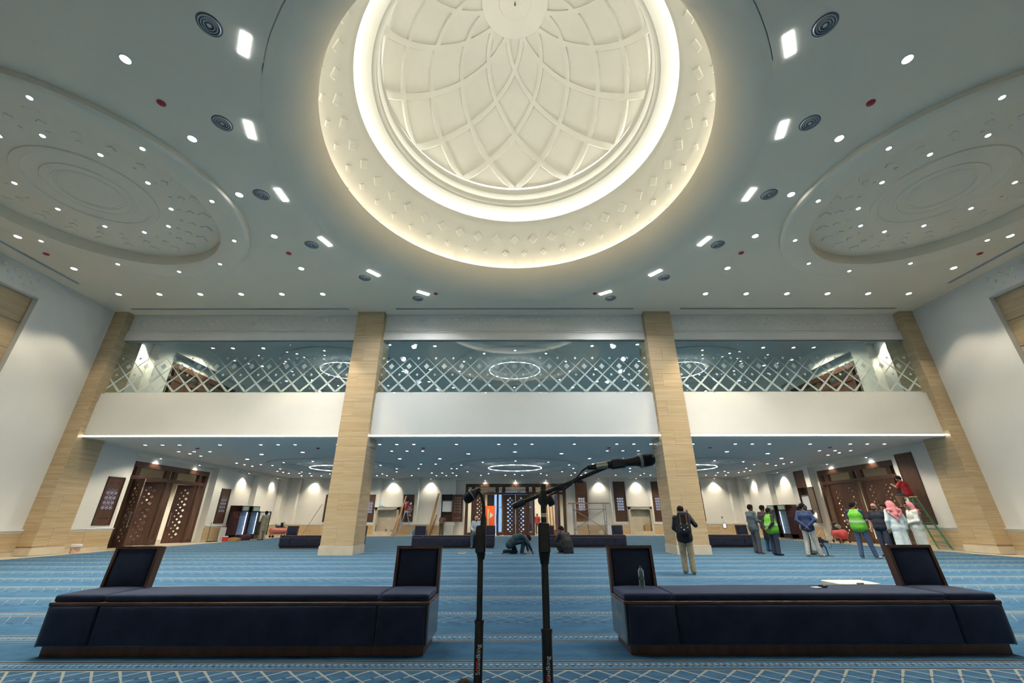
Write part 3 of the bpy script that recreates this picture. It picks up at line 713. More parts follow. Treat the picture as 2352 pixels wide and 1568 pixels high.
for nm, x, y, z in (('far left', -11.2, 27.4, LOW), ('middle', 0.1, 27.4, LOW), ('far right', 11.2, 27.4, LOW), ('gallery left', -11.2, 26.3, MEZC), ('gallery middle', 0.1, 26.3, MEZC), ('gallery right', 11.2, 26.3, MEZC)):
    for k in range(12):
        a = PI / 6 * k
        downlight(x + 3.73 * math.cos(a), y + 3.73 * math.sin(a), z - 0.13, 0.055, 'tiny ring spot of the %s rose, toward %s' % (nm, clock(a)), 'spots of the %s rose' % nm, 0 if k % 4 else LOW_W * 2 if z == LOW else MEZ_W * 1.3, 140)
    if RINGL is None:
        RINGM = MB().lathe([(1.685, 0.0), (1.715, 0.0), (1.715, -0.03), (1.685, -0.03), (1.685, 0.0)], 96).mesh('ring_light'); RINGM.materials.append(EM('ring_glow', (0.9, 0.95, 1.0), 1.0))
        RINGL = MB().cbox((-0.17, -0.018, -0.034), (0.17, 0.018, 0.004), 0.008).mesh('ring_lamp'); RINGL.materials.append(EM('ring_lamp_glow', (0.95, 0.98, 1.0), 4.0))
    o = obj('ring_light', RINGM, None, None, (x, y, z - 0.10)); tag(o, 'glowing circular lamp inside the %s ceiling rose' % nm, 'ring light', 'circular lamps')
    for k in range(3):
        a = 2 * PI * k / 3 + 0.5; MB().tube([(1.70 * math.cos(a), 1.70 * math.sin(a), 0), (1.70 * math.cos(a), 1.70 * math.sin(a), 0.305)], 0.006, 6).build('suspension_rod', METAL, o)
    for k in range(14):
        a = 2 * PI * (k + 0.25) / 14; obj('ring_lamp', RINGL, None, o, (1.70 * math.cos(a), 1.70 * math.sin(a), 0), (0, 0, a + PI / 2))
# gallery ceiling behind glass
for x, y in ((16.6, 19.5), (14.2, 19.5), (8.2, 19.6), (3.9, 19.6), (16.6, 22.5), (14.8, 22.5), (7.2, 22), (4.6, 22.2), (16.6, 25.6), (5.6, 26.3), (16.6, 28.8), (6.2, 29), (4.6, 30.5), (15.3, 31.5), (9.5, 31.8), (1.6, 20.0), (2.2, 31.9)):
    for s in (-1, 1):
        w_ = where(s * x, y)
        downlight(s * x, y, MEZC, 0.085, uniq('gallery downlight behind the glass, %s' % w_, s * x, y), 'gallery downlights ' + w_, MEZ_W * 2.5 if (x, y) in ((16.6, 22.5), (7.2, 22), (4.6, 30.5), (9.5, 31.8), (15.3, 31.5)) else 0, 140)
# spots in the niches of the far hall and over the doors
for a, b in NICHE:
    downlight((a + b) / 2, YB + 0.06, 4.22, 0.045, 'spot in the soffit of the far wall niche %s' % ('left of the doors, %s outward' % ORD[3 - NICHE.index((a, b))] if a < 0 else 'right of the doors, %s outward' % ORD[NICHE.index((a, b)) - 4]), 'niche spots', SPOT_W * 3, 100, 0.7, NEUTC, (0, 0.12, -1))
for s in (-1, 1):
    for y in (29.7, 33.5): downlight(s * (WX + 0.06), y, 4.12, 0.045, 'spot in the %s side wall niche %s' % (SD[s], 'over the drink coolers' if y < 31 else 'next to the far corner'), 'niche spots', SPOT_W * 3, 100, 0.7, NEUTC, (s * 0.12, 0, -1))
    for y in (22.1, 25.0): downlight(s * (WX + 0.2), y, 4.12, 0.045, '%s spot over the %s side doors' % ('nearer' if y < 23 else 'farther', SD[s]), 'door spots', SPOT_W, 100, 0.5, NEUTC, (s * 0.15, 0, -1))
    downlight(s * (WX + 0.06), 19.0, 9.5, 0.06, 'gallery spot on the %s side wall beside the glass' % SD[s], 'gallery wall spots', MEZ_W, 80, 0.5, NEUTC, (s * 0.3, 0, -1))
for x in (-2.3, 0.2, 2.7): downlight(x, YB + 0.2, 4.12, 0.045, 'spot over the far doors, %s' % {-2.3: 'left', 0.2: 'middle', 2.7: 'right'}[x], 'door spots', SPOT_W, 100, 0.5, NEUTC, (0, 0.15, -1))

# ================================================================ doors
PERD = 2.47
def leaf_holes():
    h = []
    for i in range(8): h += [dmd(0.36, 0.45 + 0.307 * i, 0.085), dmd(0.67, 0.45 + 0.307 * i, 0.044)]
    for i in range(9): h.append(dmd(0.52, 0.295 + 0.307 * i, 0.062))
    return h
LEAFM = plate('door_leaf', rect(0.0, 0.955, 0.01, 3.02), leaf_holes(), 0.05, None); LEAFM.materials.append(DKWOOD)
LEAFMM = LEAFM.copy(); LEAFMM.transform(Matrix.Scale(-1, 4, (1, 0, 0))); LEAFMM.flip_normals()
def frame_ring(x0, x1, z0, z1, w_, y0, y1):
    return MB().box((x0, y0, z0), (x0 + w_, y1, z1)).box((x1 - w_, y0, z0), (x1, y1, z1)).box((x0, y0, z0), (x1, y1, z0 + w_)).box((x0, y0, z1 - w_), (x1, y1, z1))
STILE = {}
for sg in (1, -1):
    a, b = (0.07, 0.885) if sg > 0 else (-0.885, -0.07)
    me = frame_ring(a, b, 0.12, 2.92, 0.018, -0.034, 0.034).mesh('leaf_moulding'); me.materials.append(DKWOOD); STILE[sg] = me
def handle_mesh(x):
    mb = MB().tube([(x, -0.10, 0.85), (x, -0.10, 1.55)], 0.016, 8)
    for z in (0.92, 1.48): mb.tube([(x, -0.10, z), (x, -0.02, z)], 0.011, 8)
    me = mb.mesh('pull_handle', True); me.materials.append(METAL); return me
HND = {1: handle_mesh(0.88), -1: handle_mesh(-0.88)}
def make_door(name, label, n, loc, rz, angles, zs=1.0):
    d = struct(name, label, loc, rz); d.scale = (1, 1, zs)
    half = n * PERD / 2 + 0.36
    def part(nm, a, b, mat=DKWOOD): return MB().cbox(a, b, 0.008).build(nm, mat, d)
    part('frame_head', (-half, -0.12, 3.6), (half, 0.12, 3.85)); part('frame_rail', (-half, -0.10, 3.03), (half, 0.10, 3.2))
    part('frame_jamb', (-half, -0.12, 0), (-half + 0.22, 0.12, 3.6)); part('frame_jamb', (half - 0.22, -0.12, 0), (half, 0.12, 3.6))
    for i in range(n + 1):
        sx = (i - n / 2) * PERD
        for q in (-1, 1):
            if (i == 0 and q < 0) or (i == n and q > 0): continue
            part('mullion', (sx + q * 0.2 - 0.065, -0.09, 0), (sx + q * 0.2 + 0.065, 0.09, 3.03)); part('mullion', (sx + q * 0.225 - 0.09, -0.09, 3.2), (sx + q * 0.225 + 0.09, 0.09, 3.6))
        part('sidelight_rail', (sx - 0.14, -0.07, 0), (sx + 0.14, 0.07, 0.22))
        MB().box((sx - 0.14, -0.008, 0.22), (sx + 0.14, 0.008, 3.03)).build('sidelight_pane', CLEAR, d)
        MB().box((sx - 0.14, -0.008, 3.2), (sx + 0.14, 0.008, 3.6)).build('transom_pane', CLEAR, d)
    for i in range(n):
        c = (i - (n - 1) / 2) * PERD
        for q in (-1, 1): part('mullion', (c + q * 0.9 - 0.07, -0.09, 3.2), (c + q * 0.9 + 0.07, 0.09, 3.6))
        MB().box((c - 0.83, -0.008, 3.2), (c + 0.83, 0.008, 3.6)).build('transom_pane', CLEAR, d)
        for q in (1, -1):        # q=1: hinged on the left
            an = angles[2 * i + (0 if q > 0 else 1)]
            lf = obj('door_leaf', LEAFM if q > 0 else LEAFMM, None, d, (c - q * 0.965, 0, 0), (0, 0, -q * math.radians(an)))
            obj('leaf_moulding', STILE[q], None, lf); obj('pull_handle', HND[q], None, lf)
    return d
# angle > 0 swings into the hall (towards local -y), angle < 0 outward
make_door('door_1', 'dark timber double doors in the left wall, one leaf open', 2, (-WX - 0.5, 23.47, 0), PI / 2, [112, -35, -88, -34])
make_door('door_2', 'dark closed timber double doors in the right wall', 2, (WX + 0.5, 23.47, 0), -PI / 2, [0, 0, 0, 0])
make_door('door_3', 'wide dark timber doors in the far wall, partly open', 3, (0.2, YB + 0.5, 0), 0, [0, -92, 0, 0, -100, -80])
make_door('door_4', 'dark timber doors on the left of the gallery', 2, (-WX - 0.5, 23.73, MEZF), PI / 2, [0, 0, 0, 0], 1.15)
make_door('door_5', 'dark timber doors on the right of the gallery', 2, (WX + 0.5, 23.73, MEZF), -PI / 2, [0, 0, 0, 0], 1.15)
# rooms beyond the doors
for s in (-1, 1):
    mb = MB().box((s * (WX + 5.5), 18, 0), (s * (WX + 5.8), 29, 4.3)).box((s * (WX + 0.7), 17.8, 0), (s * (WX + 5.8), 18, 4.3)).box((s * (WX + 0.7), 29, 0), (s * (WX + 5.8), 29.2, 4.3)).box((s * (WX + 0.7), 18, 4.2), (s * (WX + 5.8), 29, 4.4))
    ww = mb.build('wall_lobby_%s' % SD[s], PLASTER); tag(ww, 'cream lobby beyond the %s doors' % SD[s], kind='structure')
    mb = MB().box((s * (WX + 4), 19, MEZF), (s * (WX + 4.2), 29, 10)).box((s * (WX + 0.7), 18.8, MEZF), (s * (WX + 4.2), 19, 10)).box((s * (WX + 0.7), 29, MEZF), (s * (WX + 4.2), 29.2, 10)).box((s * (WX + 0.7), 19, 9.7), (s * (WX + 4.2), 29, 9.9))
    tag(mb.build('wall_landing_%s' % SD[s], PLASTER), 'cream landing beyond the %s gallery doors' % SD[s], kind='structure')
    for x, y in ((2.0, 20.5), (3.6, 22.0), (2.0, 23.5), (3.6, 25.0), (2.0, 26.5)): downlight(s * (WX + x), y, 4.2, 0.05, 'lobby downlight through the %s door transom, %s nearest' % (SD[s], ORD[int((y - 20.5) / 1.5)]), 'lobby downlights %s' % SD[s], LOW_W * 18 if y in (22.0, 25.0) else 0, 150)
    downlight(s * (WX + 2), 23.7, 9.7, 0.05, 'downlight on the landing behind the %s gallery doors' % SD[s], 'landing downlights', MEZ_W, 150)
mb = MB().box((-9, 43.0, 0), (9, 43.3, 4.3)).box((-9.3, YB + 0.7, 0), (-9, 43.3, 4.3)).box((9, YB + 0.7, 0), (9.3, 43.3, 4.3)).box((-9.3, YB + 0.7, 4.2), (9.3, 43.3, 4.4))
tag(mb.build('wall_lobby_back', PLASTER), 'cream entrance lobby beyond the far doors', kind='structure')
for x in (-4.5, -1.5, 1.5, 4.5):
    for y in (37.5, 40.5): downlight(x, y, 4.2, 0.05, 'entrance lobby downlight beyond the far doors, %s row, %s from left' % ('near' if y < 38 else 'rear', ORD[int((x + 4.5) / 3)]), 'entrance lobby downlights', LOW_W * 8 if (x in (-1.5, 4.5)) == (y < 38) else 0, 150)
# tall blue-lit entrance windows of the lobby
DAY = EM('daylight_pane', (0.28, 0.5, 0.95), 0.75, True); MUL = P('pale_green_frame', (0.62, 0.66, 0.5), 0.5); DGL = P('dark_glass', (0.035, 0.035, 0.05), 0.15)
for i, (x0, x1) in enumerate(((-2.55, -1.05), (-0.95, 0.55), (0.65, 2.1))):
    wn = struct('window_%d' % (i + 1), 'tall entrance window glowing blue behind the far doors', (0, 42.9, 0))
    frame_ring(x0, x1, 0.05, 3.7, 0.07, -0.06, 0.06).box((x0, -0.06, 2.2), (x1, 0.06, 2.27)).build('window_frame', MUL, wn)
    xm = (x0 + x1) / 2
    for a, b in ((x0 + 0.07, xm), (xm, x1 - 0.07)):
        for c, d_ in ((0.12, 2.2), (2.27, 3.63)):
            MB().box((a, -0.01, c), (b, 0.01, d_)).build('window_pane', DAY if (a > x0 + 0.1) == (i == 0) or i == 1 else DGL, wn)

# ================================================================ pierced timber screens
def star(cx, cy, r, n=8, q=0.5, rot=0.0): return [(cx + (r if k % 2 == 0 else r * q) * math.cos(rot + PI * k / n), cy + (r if k % 2 == 0 else r * q) * math.sin(rot + PI * k / n)) for k in range(2 * n)]
def rosette_holes(x0, x1, z0, z1, nx):
    h = []; c = (x1 - x0) / nx; nz = max(1, round((z1 - z0) / c)); cz = (z1 - z0) / nz
    for i in range(nx):
        for j in range(nz):
            cx, cy = x0 + c * (i + .5), z0 + cz * (j + .5)
            h.append(star(cx, cy, c * 0.16, 4, 0.62))
            for k in range(8):
                a = PI / 4 * k + PI / 8; r1, r2, r3 = c * 0.21, c * 0.34, c * 0.45
                wv = PI / 13
                h.append([(cx + r1 * math.cos(a), cy + r1 * math.sin(a)), (cx + r2 * math.cos(a + wv), cy + r2 * math.sin(a + wv)), (cx + r3 * math.cos(a), cy + r3 * math.sin(a)), (cx + r2 * math.cos(a - wv), cy + r2 * math.sin(a - wv))])
    for i in range(1, nx):
        for j in range(1, nz): h.append(dmd(x0 + c * i, z0 + cz * j, c * 0.11))
    return h
def screen_mesh(wd, ht, tall):
    if tall:
        h = rosette_holes(-wd * .3, wd * .3, 0.78, 1.78, 3) + rosette_holes(-wd * .3, wd * .3, 1.86, 2.0, 4)
    else:
        h = rosette_holes(-wd * .34, wd * .34, 0.62, 1.86, 3)
    for k in range(6): h.append(dmd((k - 2.5) * wd * 0.1, 0.28, 0.026, 0.04))
    return plate('screen_panel', rect(-wd / 2, wd / 2, 0, ht), h, 0.012, None)
SM = {}
for nm_, wd, ht, tall, mt in (('short', 0.86, 2.0, False, DKWOOD), ('tall', 0.92, 2.98, True, DKWOOD), ('orange', 0.92, 2.98, True, OKWOOD)):
    SM[nm_] = screen_mesh(wd, ht, tall); SM[nm_].materials.append(mt)
SMO = {k: frame_ring(-w_ / 2, w_ / 2, 0, h_, 0.035, -0.035, 0.02) for k, w_, h_ in (('short', 0.86, 2.0), ('tall', 0.92, 2.98), ('orange', 0.92, 2.98))}
SMO = {k: v.mesh('screen_frame') for k, v in SMO.items()}
for k, v in SMO.items(): v.materials.append(OKWOOD if k == 'orange' else DKWOOD)
RECM = P('recess_brown', (0.05, 0.028, 0.018), 0.6)
ACW = P('white_plastic', (0.78, 0.80, 0.82), 0.35, var=0.03)
LITP = EM('lit_window_glow', (0.62, 0.74, 1.0), 0.75)
def screen(x, y, z, rz, kind, label, ht, opened=None, cabinet=True, wd=0.9):
    t = thing('window_screen', label, 'timber screen', (x, y, z), rz, 'pierced timber screens')
    # casing set in the wall, with a pale window or unit behind
    MB().box((-wd / 2, 0.34, 0), (wd / 2, 0.36, ht)).box((-wd / 2, 0, 0), (-wd / 2 + 0.015, 0.36, ht)).box((wd / 2 - 0.015, 0, 0), (wd / 2, 0.36, ht)).build('screen_casing', RECM, t)
    if not cabinet: MB().box((-wd / 2 + 0.05, 0.07, 0.5), (wd / 2 - 0.05, 0.09, 1.5 if ht < 2.5 else 1.75)).build('window_pane', LITP, t)
    if kind in SM:
        lf = obj('screen_panel', SM[kind], None, t, (0, 0.0, 0)); obj('screen_frame', SMO[kind], None, lf)
        if opened:
            hx, an = opened; ww_ = 0.43 if kind == 'short' else 0.46
            lf.location = (hx * (ww_ + ww_ * math.cos(math.radians(an))), -ww_ * math.sin(math.radians(an)) - 0.03, 0); lf.rotation_euler = (0, 0, math.radians(an) * -hx + PI * 0)
    if cabinet:
        MB().cbox((-wd / 2 + 0.06, 0.08, 0.72), (wd / 2 - 0.06, 0.30, 1.58), 0.02).build('air_unit', ACW, t)
        MB().box((-wd / 2 + 0.1, 0.07, 1.52), (wd / 2 - 0.1, 0.09, 1.56)).build('unit_vent', BLACK, t)
    return t
screen(-WX, 19.79, 0.97, PI / 2, 'short', 'pierced dark screen between the left pilaster and the left doors', 2.03, None, False)
screen(-WX, 27.68, 0.97, PI / 2, 'short', 'pierced dark screen between the left doors and the drink coolers', 2.03, None, False)
screen(-14.6, YB, 1.0, 0, 'short', 'pierced dark screen half hidden left of the left column', 2.03, None, False)
screen(-11.48, YB, 1.0, 0, 'short', 'pierced dark screen just right of the left column', 2.03, None, False)
screen(-8.37, YB, 1.0, 0, 'short', 'pierced dark screen behind the man on the silver ladder', 2.03, None, False)
screen(-5.275, YB, 1.0, 0, 'short', 'opened pierced screen showing a white air unit left of the far doors', 2.03, (1, 6), True)
screen(5.48, YB, 1.0, 0, 'orange', 'orange-brown pierced screen behind the scaffold', 2.99, None, False, 0.95)
screen(8.58, YB, 1.0, 0, 'tall', 'tall dark pierced screen right of the scaffold', 2.99, None, False, 0.95)
screen(11.65, YB, 1.0, 0, 'tall', 'tall dark pierced screen partly behind the right column', 2.99, None, False)
screen(14.75, YB, 1.0, 0, 'tall', 'tall dark pierced screen right of the right column', 2.99, None, False)
ts = screen(WX, 27.45, 0.95, -PI / 2, None, 'opened tall screen with air unit beside the right coolers', 3.05, None, True, 0.95)
MB().box((-0.47, -0.012, 2.02), (0.47, 0.012, 3.04)).build('head_panel', DKWOOD, ts)
o = thing('screen_door', 'grey-brown pierced screen leaf swung open beside the right coolers', 'timber screen', (WX - 0.06, 26.93, 0.95), -PI / 2 - 0.22)
me = SM['short'].copy(); me.materials.clear(); me.materials.append(P('faded_wood', (0.16, 0.125, 0.095), 0.6)); obj('screen_panel', me, None, o, (0.45, 0, 0)); obj('screen_frame', SMO['short'], None, o, (0.45, 0, 0))
o = thing('window_shutter', 'tall plain dark shutter beside the right doors behind the green ladder', 'timber shutter', (WX, 19.75, 0.95), -PI / 2)
MB().cbox((-0.45, -0.02, 0), (0.45, 0.02, 3.04), 0.006).build('shutter_panel', DKWOOD, o); frame_ring(-0.45, 0.45, 0, 3.04, 0.05, -0.035, 0.02).build('shutter_frame', DKWOOD, o)
# ================================================================ benches
def soft(w_, d_, h_, r, seg=3, puff=0.0, name='cushion'):
    """rounded cushion, centred, resting on z=0"""
    bm = bmesh.new(); bmesh.ops.create_cube(bm, size=1.0)
    for v in bm.verts: v.co = Vector((v.co.x * w_, v.co.y * d_, (v.co.z + 0.5) * h_))
    bmesh.ops.bevel(bm, geom=bm.edges[:], offset=r, segments=seg, profile=0.6, affect='EDGES')
    if puff:
        bmesh.ops.subdivide_edges(bm, edges=[e for e in bm.edges if e.calc_length() > 0.12], cuts=5, use_grid_fill=True)
        for v in bm.verts:
            fx = 1 - (2 * v.co.x / w_) ** 2; fy = 1 - (2 * v.co.y / d_) ** 2
            if v.co.z > h_ * 0.5: v.co.z += puff * max(0, fx) ** .5 * max(0, fy) ** .5
    me = bpy.data.meshes.new(name); bm.to_mesh(me); bm.free()
    me.polygons.foreach_set('use_smooth', [True] * len(me.polygons))
    try: me.set_sharp_from_angle(angle=math.radians(50))
    except Exception: pass
    return me
BSIDE = P('bench_side', (0.10, 0.125, 0.15), 0.22, 0.0, var=0.15, scale=2)
def make_bench():
    L, E, D = 3.75, 0.51, 0.60
    b = thing('bench', '', 'bench')
    pl = MB().box((-L / 2 + 0.04, -D / 2 + 0.05, 0), (L / 2 - 0.04, D / 2 - 0.03, 0.09)); pl.build('plinth', BENCHW, b)
    MB().cbox((-L / 2 + 0.008, -D / 2 + 0.03, 0.085), (L / 2 - 0.008, D / 2, 0.425), 0.006).build('carcass', BENCHW, b)
    MB().cbox((-L / 2, -D / 2 - 0.005, 0.42), (L / 2, D / 2 + 0.005, 0.45), 0.005).build('seat_rail', BENCHW, b)
    for s in (-1, 1):
        MB().cbox((s * L / 2, -D / 2 + 0.005, 0.085), (s * (L / 2 - 0.02), D / 2 - 0.005, 0.42), 0.004).build('side_panel', BSIDE, b)
    def panel(w_, x):
        me = soft(w_, 0.33, 0.045, 0.018, 3, 0.018, 'front_panel'); me.transform(Matrix.Rotation(PI / 2, 4, 'X')); me.materials.append(VELVET)
        return obj('front_panel', me, None, b, (x, -D / 2 + 0.035, 0.255))
    panel(L - 2 * E - 0.012, 0); panel(E - 0.045, -L / 2 + E / 2 + 0.012); panel(E - 0.045, L / 2 - E / 2 - 0.012)
    def seat(w_, x):
        me = soft(w_, D - 0.03, 0.06, 0.025, 3, 0.014, 'seat_cushion'); me.materials.append(VELVET); obj('seat_cushion', me, None, b, (x, 0, 0.45))
    seat(L - 2 * E - 0.02, 0); seat(E - 0.025, -L / 2 + E / 2); seat(E - 0.025, L / 2 - E / 2)
    bk = soft(E - 0.075, 0.40, 0.055, 0.022, 3, 0.02, 'back_cushion'); bk.transform(Matrix.Rotation(PI / 2, 4, 'X')); bk.materials.append(VELVET)
    fr = frame_ring(-E / 2, E / 2, -0.235, 0.235, 0.03, -0.04, 0.045).box((-E / 2, 0.03, -0.235), (E / 2, 0.05, 0.235)).mesh('backrest_frame'); fr.materials.append(BENCHW)
    for s in (-1, 1):
        f = obj('backrest_frame', fr, None, b, (s * (L / 2 - E / 2), D / 2 - 0.035, 0.68), (math.radians(-6), 0, 0))
        obj('back_cushion', bk, None, f, (0, 0.03, 0))
    return b
bench = make_bench()
BSP = [(-2.81, 5.05, 'near left navy velvet bench with a backrest at each end'), (2.86, 5.06, 'near right navy velvet bench holding a water bottle'), (-8.8, 21.0, 'far navy bench partly hidden behind the left column'),
       (-2.76, 20.85, 'far navy bench in front of the far doors where a bald man sits'), (3.25, 21.1, 'far navy bench in front of the scaffold'), (9.08, 21.0, 'far navy bench right of the right column')]
for i, (x, y, lab) in enumerate(BSP):
    o = bench if i == 0 else copy_tree(bench); o.location = (x, y, 0); tag(o, lab, 'bench', 'navy velvet benches')

# ================================================================ microphones on stands
GRILLE = P('mic_mesh', (0.02, 0.02, 0.022), 0.55, 0.6, scale=400, bump=0.6)
STAND = P('stand_black', (0.022, 0.020, 0.018), 0.32, 0.4, var=0.25, scale=30)
CHAMP = P('champagne_metal', (0.50, 0.46, 0.34), 0.25, 0.9)
LOGO = P('logo_white', (0.72, 0.70, 0.64), 0.5); LOGOR = P('logo_red', (0.55, 0.02, 0.03), 0.5)
def text_part(txt, size, mat, parent, loc, rot, ext=0.0004):
    cu = bpy.data.curves.new('lettering', 'FONT'); cu.body = txt; cu.size = size; cu.extrude = ext; cu.resolution_u = 3
    tmp = bpy.data.objects.new('tmp_text', cu); COL.objects.link(tmp)
    me = bpy.data.meshes.new_from_object(tmp.evaluated_get(bpy.context.evaluated_depsgraph_get())); bpy.data.objects.remove(tmp); bpy.data.curves.remove(cu)
    me.materials.clear(); return obj('lettering', me, mat, parent, loc, rot)
def stand(x, y, label):
    t = thing('microphone_stand', label, 'microphone stand', (x, y, 0), 0, 'microphone stands')
    MB().lathe([(0.0, 0.0), (0.066, 0.0), (0.07, 0.006), (0.068, 0.018), (0.03, 0.026), (0.016, 0.04), (0.0, 0.04)], 28).build('weighted_base', STAND, t, True)
    MB().tube([(0, 0, 0.03), (0, 0, 0.12)], 0.016, 12).build('base_collar', BLACK, t, True)
    return t
t1 = stand(-0.197, 1.1, 'left microphone stand with a curved gooseneck')
MB().tube([(0, 0, 0.1), (0, 0, 0.985)], 0.0098, 14).tube([(0, 0, 0.985), (0, 0, 0.992)], 0.0108, 14).build('lower_tube', STAND, t1, True)
MB().tube([(0, 0, 0.98), (-0.001, 0, 1.125)], 0.0068, 14).tube([(0, 0, 1.112), (0, 0, 1.126)], [0.0085, 0.011], 14).build('upper_tube', STAND, t1, True)
MB().cbox((-0.0135, -0.012, 1.124), (0.0105, 0.012, 1.186), 0.004).build('clutch_grip', STAND, t1, True)
MB().tube([(0.004, 0, 1.18), (0.004, 0, 1.2), (0.0035, 0, 1.21)], [0.0075, 0.007, 0.005], 12).build('grip_collar', BLACK, t1, True)
pts = [(0.004, 0, 1.195), (0.0045, 0, 1.216), (0.003, 0, 1.236), (-0.001, 0, 1.252), (-0.0075, 0, 1.2625), (-0.0145, 0, 1.265), (-0.022, 0, 1.260), (-0.028, 0, 1.254)]
MB().tube(pts, 0.0043, 10).build('gooseneck', STAND, t1, True)
text_part('Soundking', 0.0132, LOGO, t1, (0.0045, -0.0097, 0.893), (PI / 2, -PI / 2, 0)); MB().cbox((-0.004, -0.0102, 0.90), (0.000, -0.0095, 0.918), 0.0003).build('logo_mark', LOGOR, t1)
m1 = thing('microphone', 'small round black microphone head on the left gooseneck', 'microphone', (-0.228, 1.1, 1.252)); m1.rotation_euler = (0.15, -2.2, 0)
MB().lathe([(0.0, 0.018), (0.008, 0.0165), (0.0125, 0.011), (0.0135, 0.004), (0.0125, -0.004)], 24).build('head_grille', GRILLE, m1, True)
MB().lathe([(0.0135, -0.003), (0.0142, -0.005), (0.0142, -0.008), (0.011, -0.012), (0.008, -0.02), (0.0055, -0.03), (0.0, -0.031)], 24).build('capsule_body', BLACK, m1, True)
MB().lathe([(0.0145, -0.0035), (0.0148, -0.005), (0.0145, -0.0062)], 24).build('collar_ring', GREYM, m1, True)
t2 = stand(-0.046, 1.1, 'right microphone stand with a raised boom arm')
MB().tube([(0, 0, 0.1), (0, 0, 0.968)], 0.0118, 14).tube([(0, 0, 0.968), (0, 0, 0.975)], 0.0128, 14).build('lower_tube', STAND, t2, True)
MB().tube([(0, 0, 0.96), (0, 0, 1.115)], 0.0085, 14).tube([(0, 0, 1.102), (0, 0, 1.126)], [0.010, 0.014], 14).build('upper_tube', STAND, t2, True)
MB().cbox((-0.0135, -0.013, 1.124), (0.0140, 0.013, 1.192), 0.004).build('clutch_grip', STAND, t2, True)
MB().tube([(0.001, 0, 1.190), (0.001, 0, 1.204)], 0.007, 12).build('grip_collar', BLACK, t2, True)
MB().tube([(0.001, 0, 1.203), (0.001, 0, 1.214)], 0.0064, 12).build('brass_ring', CHAMP, t2, True)
MB().tube([(0.001, 0, 1.213), (0.001, 0, 1.232)], 0.0065, 12).build('joint_neck', BLACK, t2, True)
MB().lathe([(0.0, -0.007), (0.0135, -0.007), (0.0145, 0.0), (0.0135, 0.007), (0.0, 0.007)], 20, M=Matrix.Translation((0.002, 0, 1.243)) @ Matrix.Rotation(PI / 2, 4, 'X')).build('boom_joint', BLACK, t2, True)
MB().cbox((-0.0065, -0.008, 1.236), (0.0095, 0.008, 1.268), 0.003).build('joint_bracket', STAND, t2, True)
MB().lathe([(0.0, -0.008), (0.011, -0.008), (0.0125, -0.005), (0.0125, 0.006), (0.010, 0.008), (0.0, 0.008)], 16, M=Matrix.Translation((0.018, -0.006, 1.241)) @ Matrix.Rotation(1.1, 4, 'Y')).build('tension_knob', BLACK, t2, True)
MB().tube([(0.002, 0, 1.264), (0.002, 0, 1.272), (0.002, 0, 1.281)], [0.0062, 0.0072, 0.0066], 12).build('top_knob', BLACK, t2, True)
bo = Vector((-0.075, 0, 1.228)); be = Vector((0.185, 0, 1.329)); bd = (be - bo).normalized()
bm_ = MB().tube([bo + bd * 0.028, be], 0.0045, 12).build('boom_arm', STAND, t2, True)
MB().tube([bo, bo + bd * 0.004, bo + bd * 0.03, bo + bd * 0.033], [0.006, 0.0078, 0.0078, 0.006], 12).build('boom_counter_grip', BLACK, bm_, True)
for q in (0.125, 0.165): MB().tube([bo + bd * q, bo + bd * (q + 0.012)], 0.0068, 10).build('cable_clip', BLACK, bm_, True)
MB().cbox((0.088, -0.006, 1.283), (0.104, 0.006, 1.290), 0.002).build('cable_clip', BLACK, bm_, True)
text_part('Soundking', 0.0132, LOGO, t2, (0.0045, -0.0117, 0.872), (PI / 2, -PI / 2, 0)); MB().cbox((-0.004, -0.0122, 0.876), (0.0, -0.0115, 0.893), 0.0003).build('logo_mark', LOGOR, t2)
m2 = thing('microphone', 'black handheld microphone clipped on the raised boom arm', 'microphone', (0.205, 1.1, 1.3375)); m2.rotation_euler = (0, PI / 2 - 0.125, 0)
MB().lathe([(0.0, -0.085), (0.0085, -0.085), (0.0092, -0.08), (0.0095, -0.03), (0.0115, -0.01), (0.0142, 0.0), (0.015, 0.003), (0.0, 0.003)], 24).build('microphone_body', BLACK, m2, True)
MB().lathe([(0.015, 0.001), (0.0185, 0.003), (0.0188, 0.0075), (0.016, 0.009)], 24).build('grille_ring', GREYM, m2, True)
MB().lathe([(0.0165, 0.008), (0.0168, 0.024), (0.0155, 0.034), (0.011, 0.0405), (0.0, 0.0425)], 24).build('head_grille', GRILLE, m2, True)
MB().tube([(0, 0, -0.113), (0, 0, -0.083)], 0.0092, 14).build('cable_connector', CHAMP, m2, True)
MB().tube([(0, 0, -0.135), (0, 0, -0.112)], [0.005, 0.0075], 12).build('connector_boot', BLACK, m2, True)
MB().cbox((-0.012, -0.011, -0.075), (0.012, 0.011, -0.035), 0.004).build('microphone_clip', BLACK, m2, True)
t3 = tag(MB().tube([(0.072 - 0.135, 0, 1.3185), (0.05, 0, 1.31)], 0.001, 6).build('x', BLACK), None); bpy.data.objects.remove(t3)
cab = [(0.074, 1.1, 1.323), (0.058, 1.098, 1.314), (0.042, 1.096, 1.297), (0.026, 1.095, 1.280), (0.012, 1.094, 1.2705), (-0.006, 1.1, 1.2655), (-0.03, 1.108, 1.253), (-0.042, 1.118, 1.22), (-0.045, 1.119, 1.0), (-0.045, 1.119, 0.5), (-0.04, 1.18, 0.05), (0.15, 1.2, 0.006), (0.6, 1.3, 0.006)]
tag(MB().tube(cab, 0.0026, 8).build('microphone_cable', BLACK, None, True), 'thin black cable hanging from the boom microphone', 'cable')
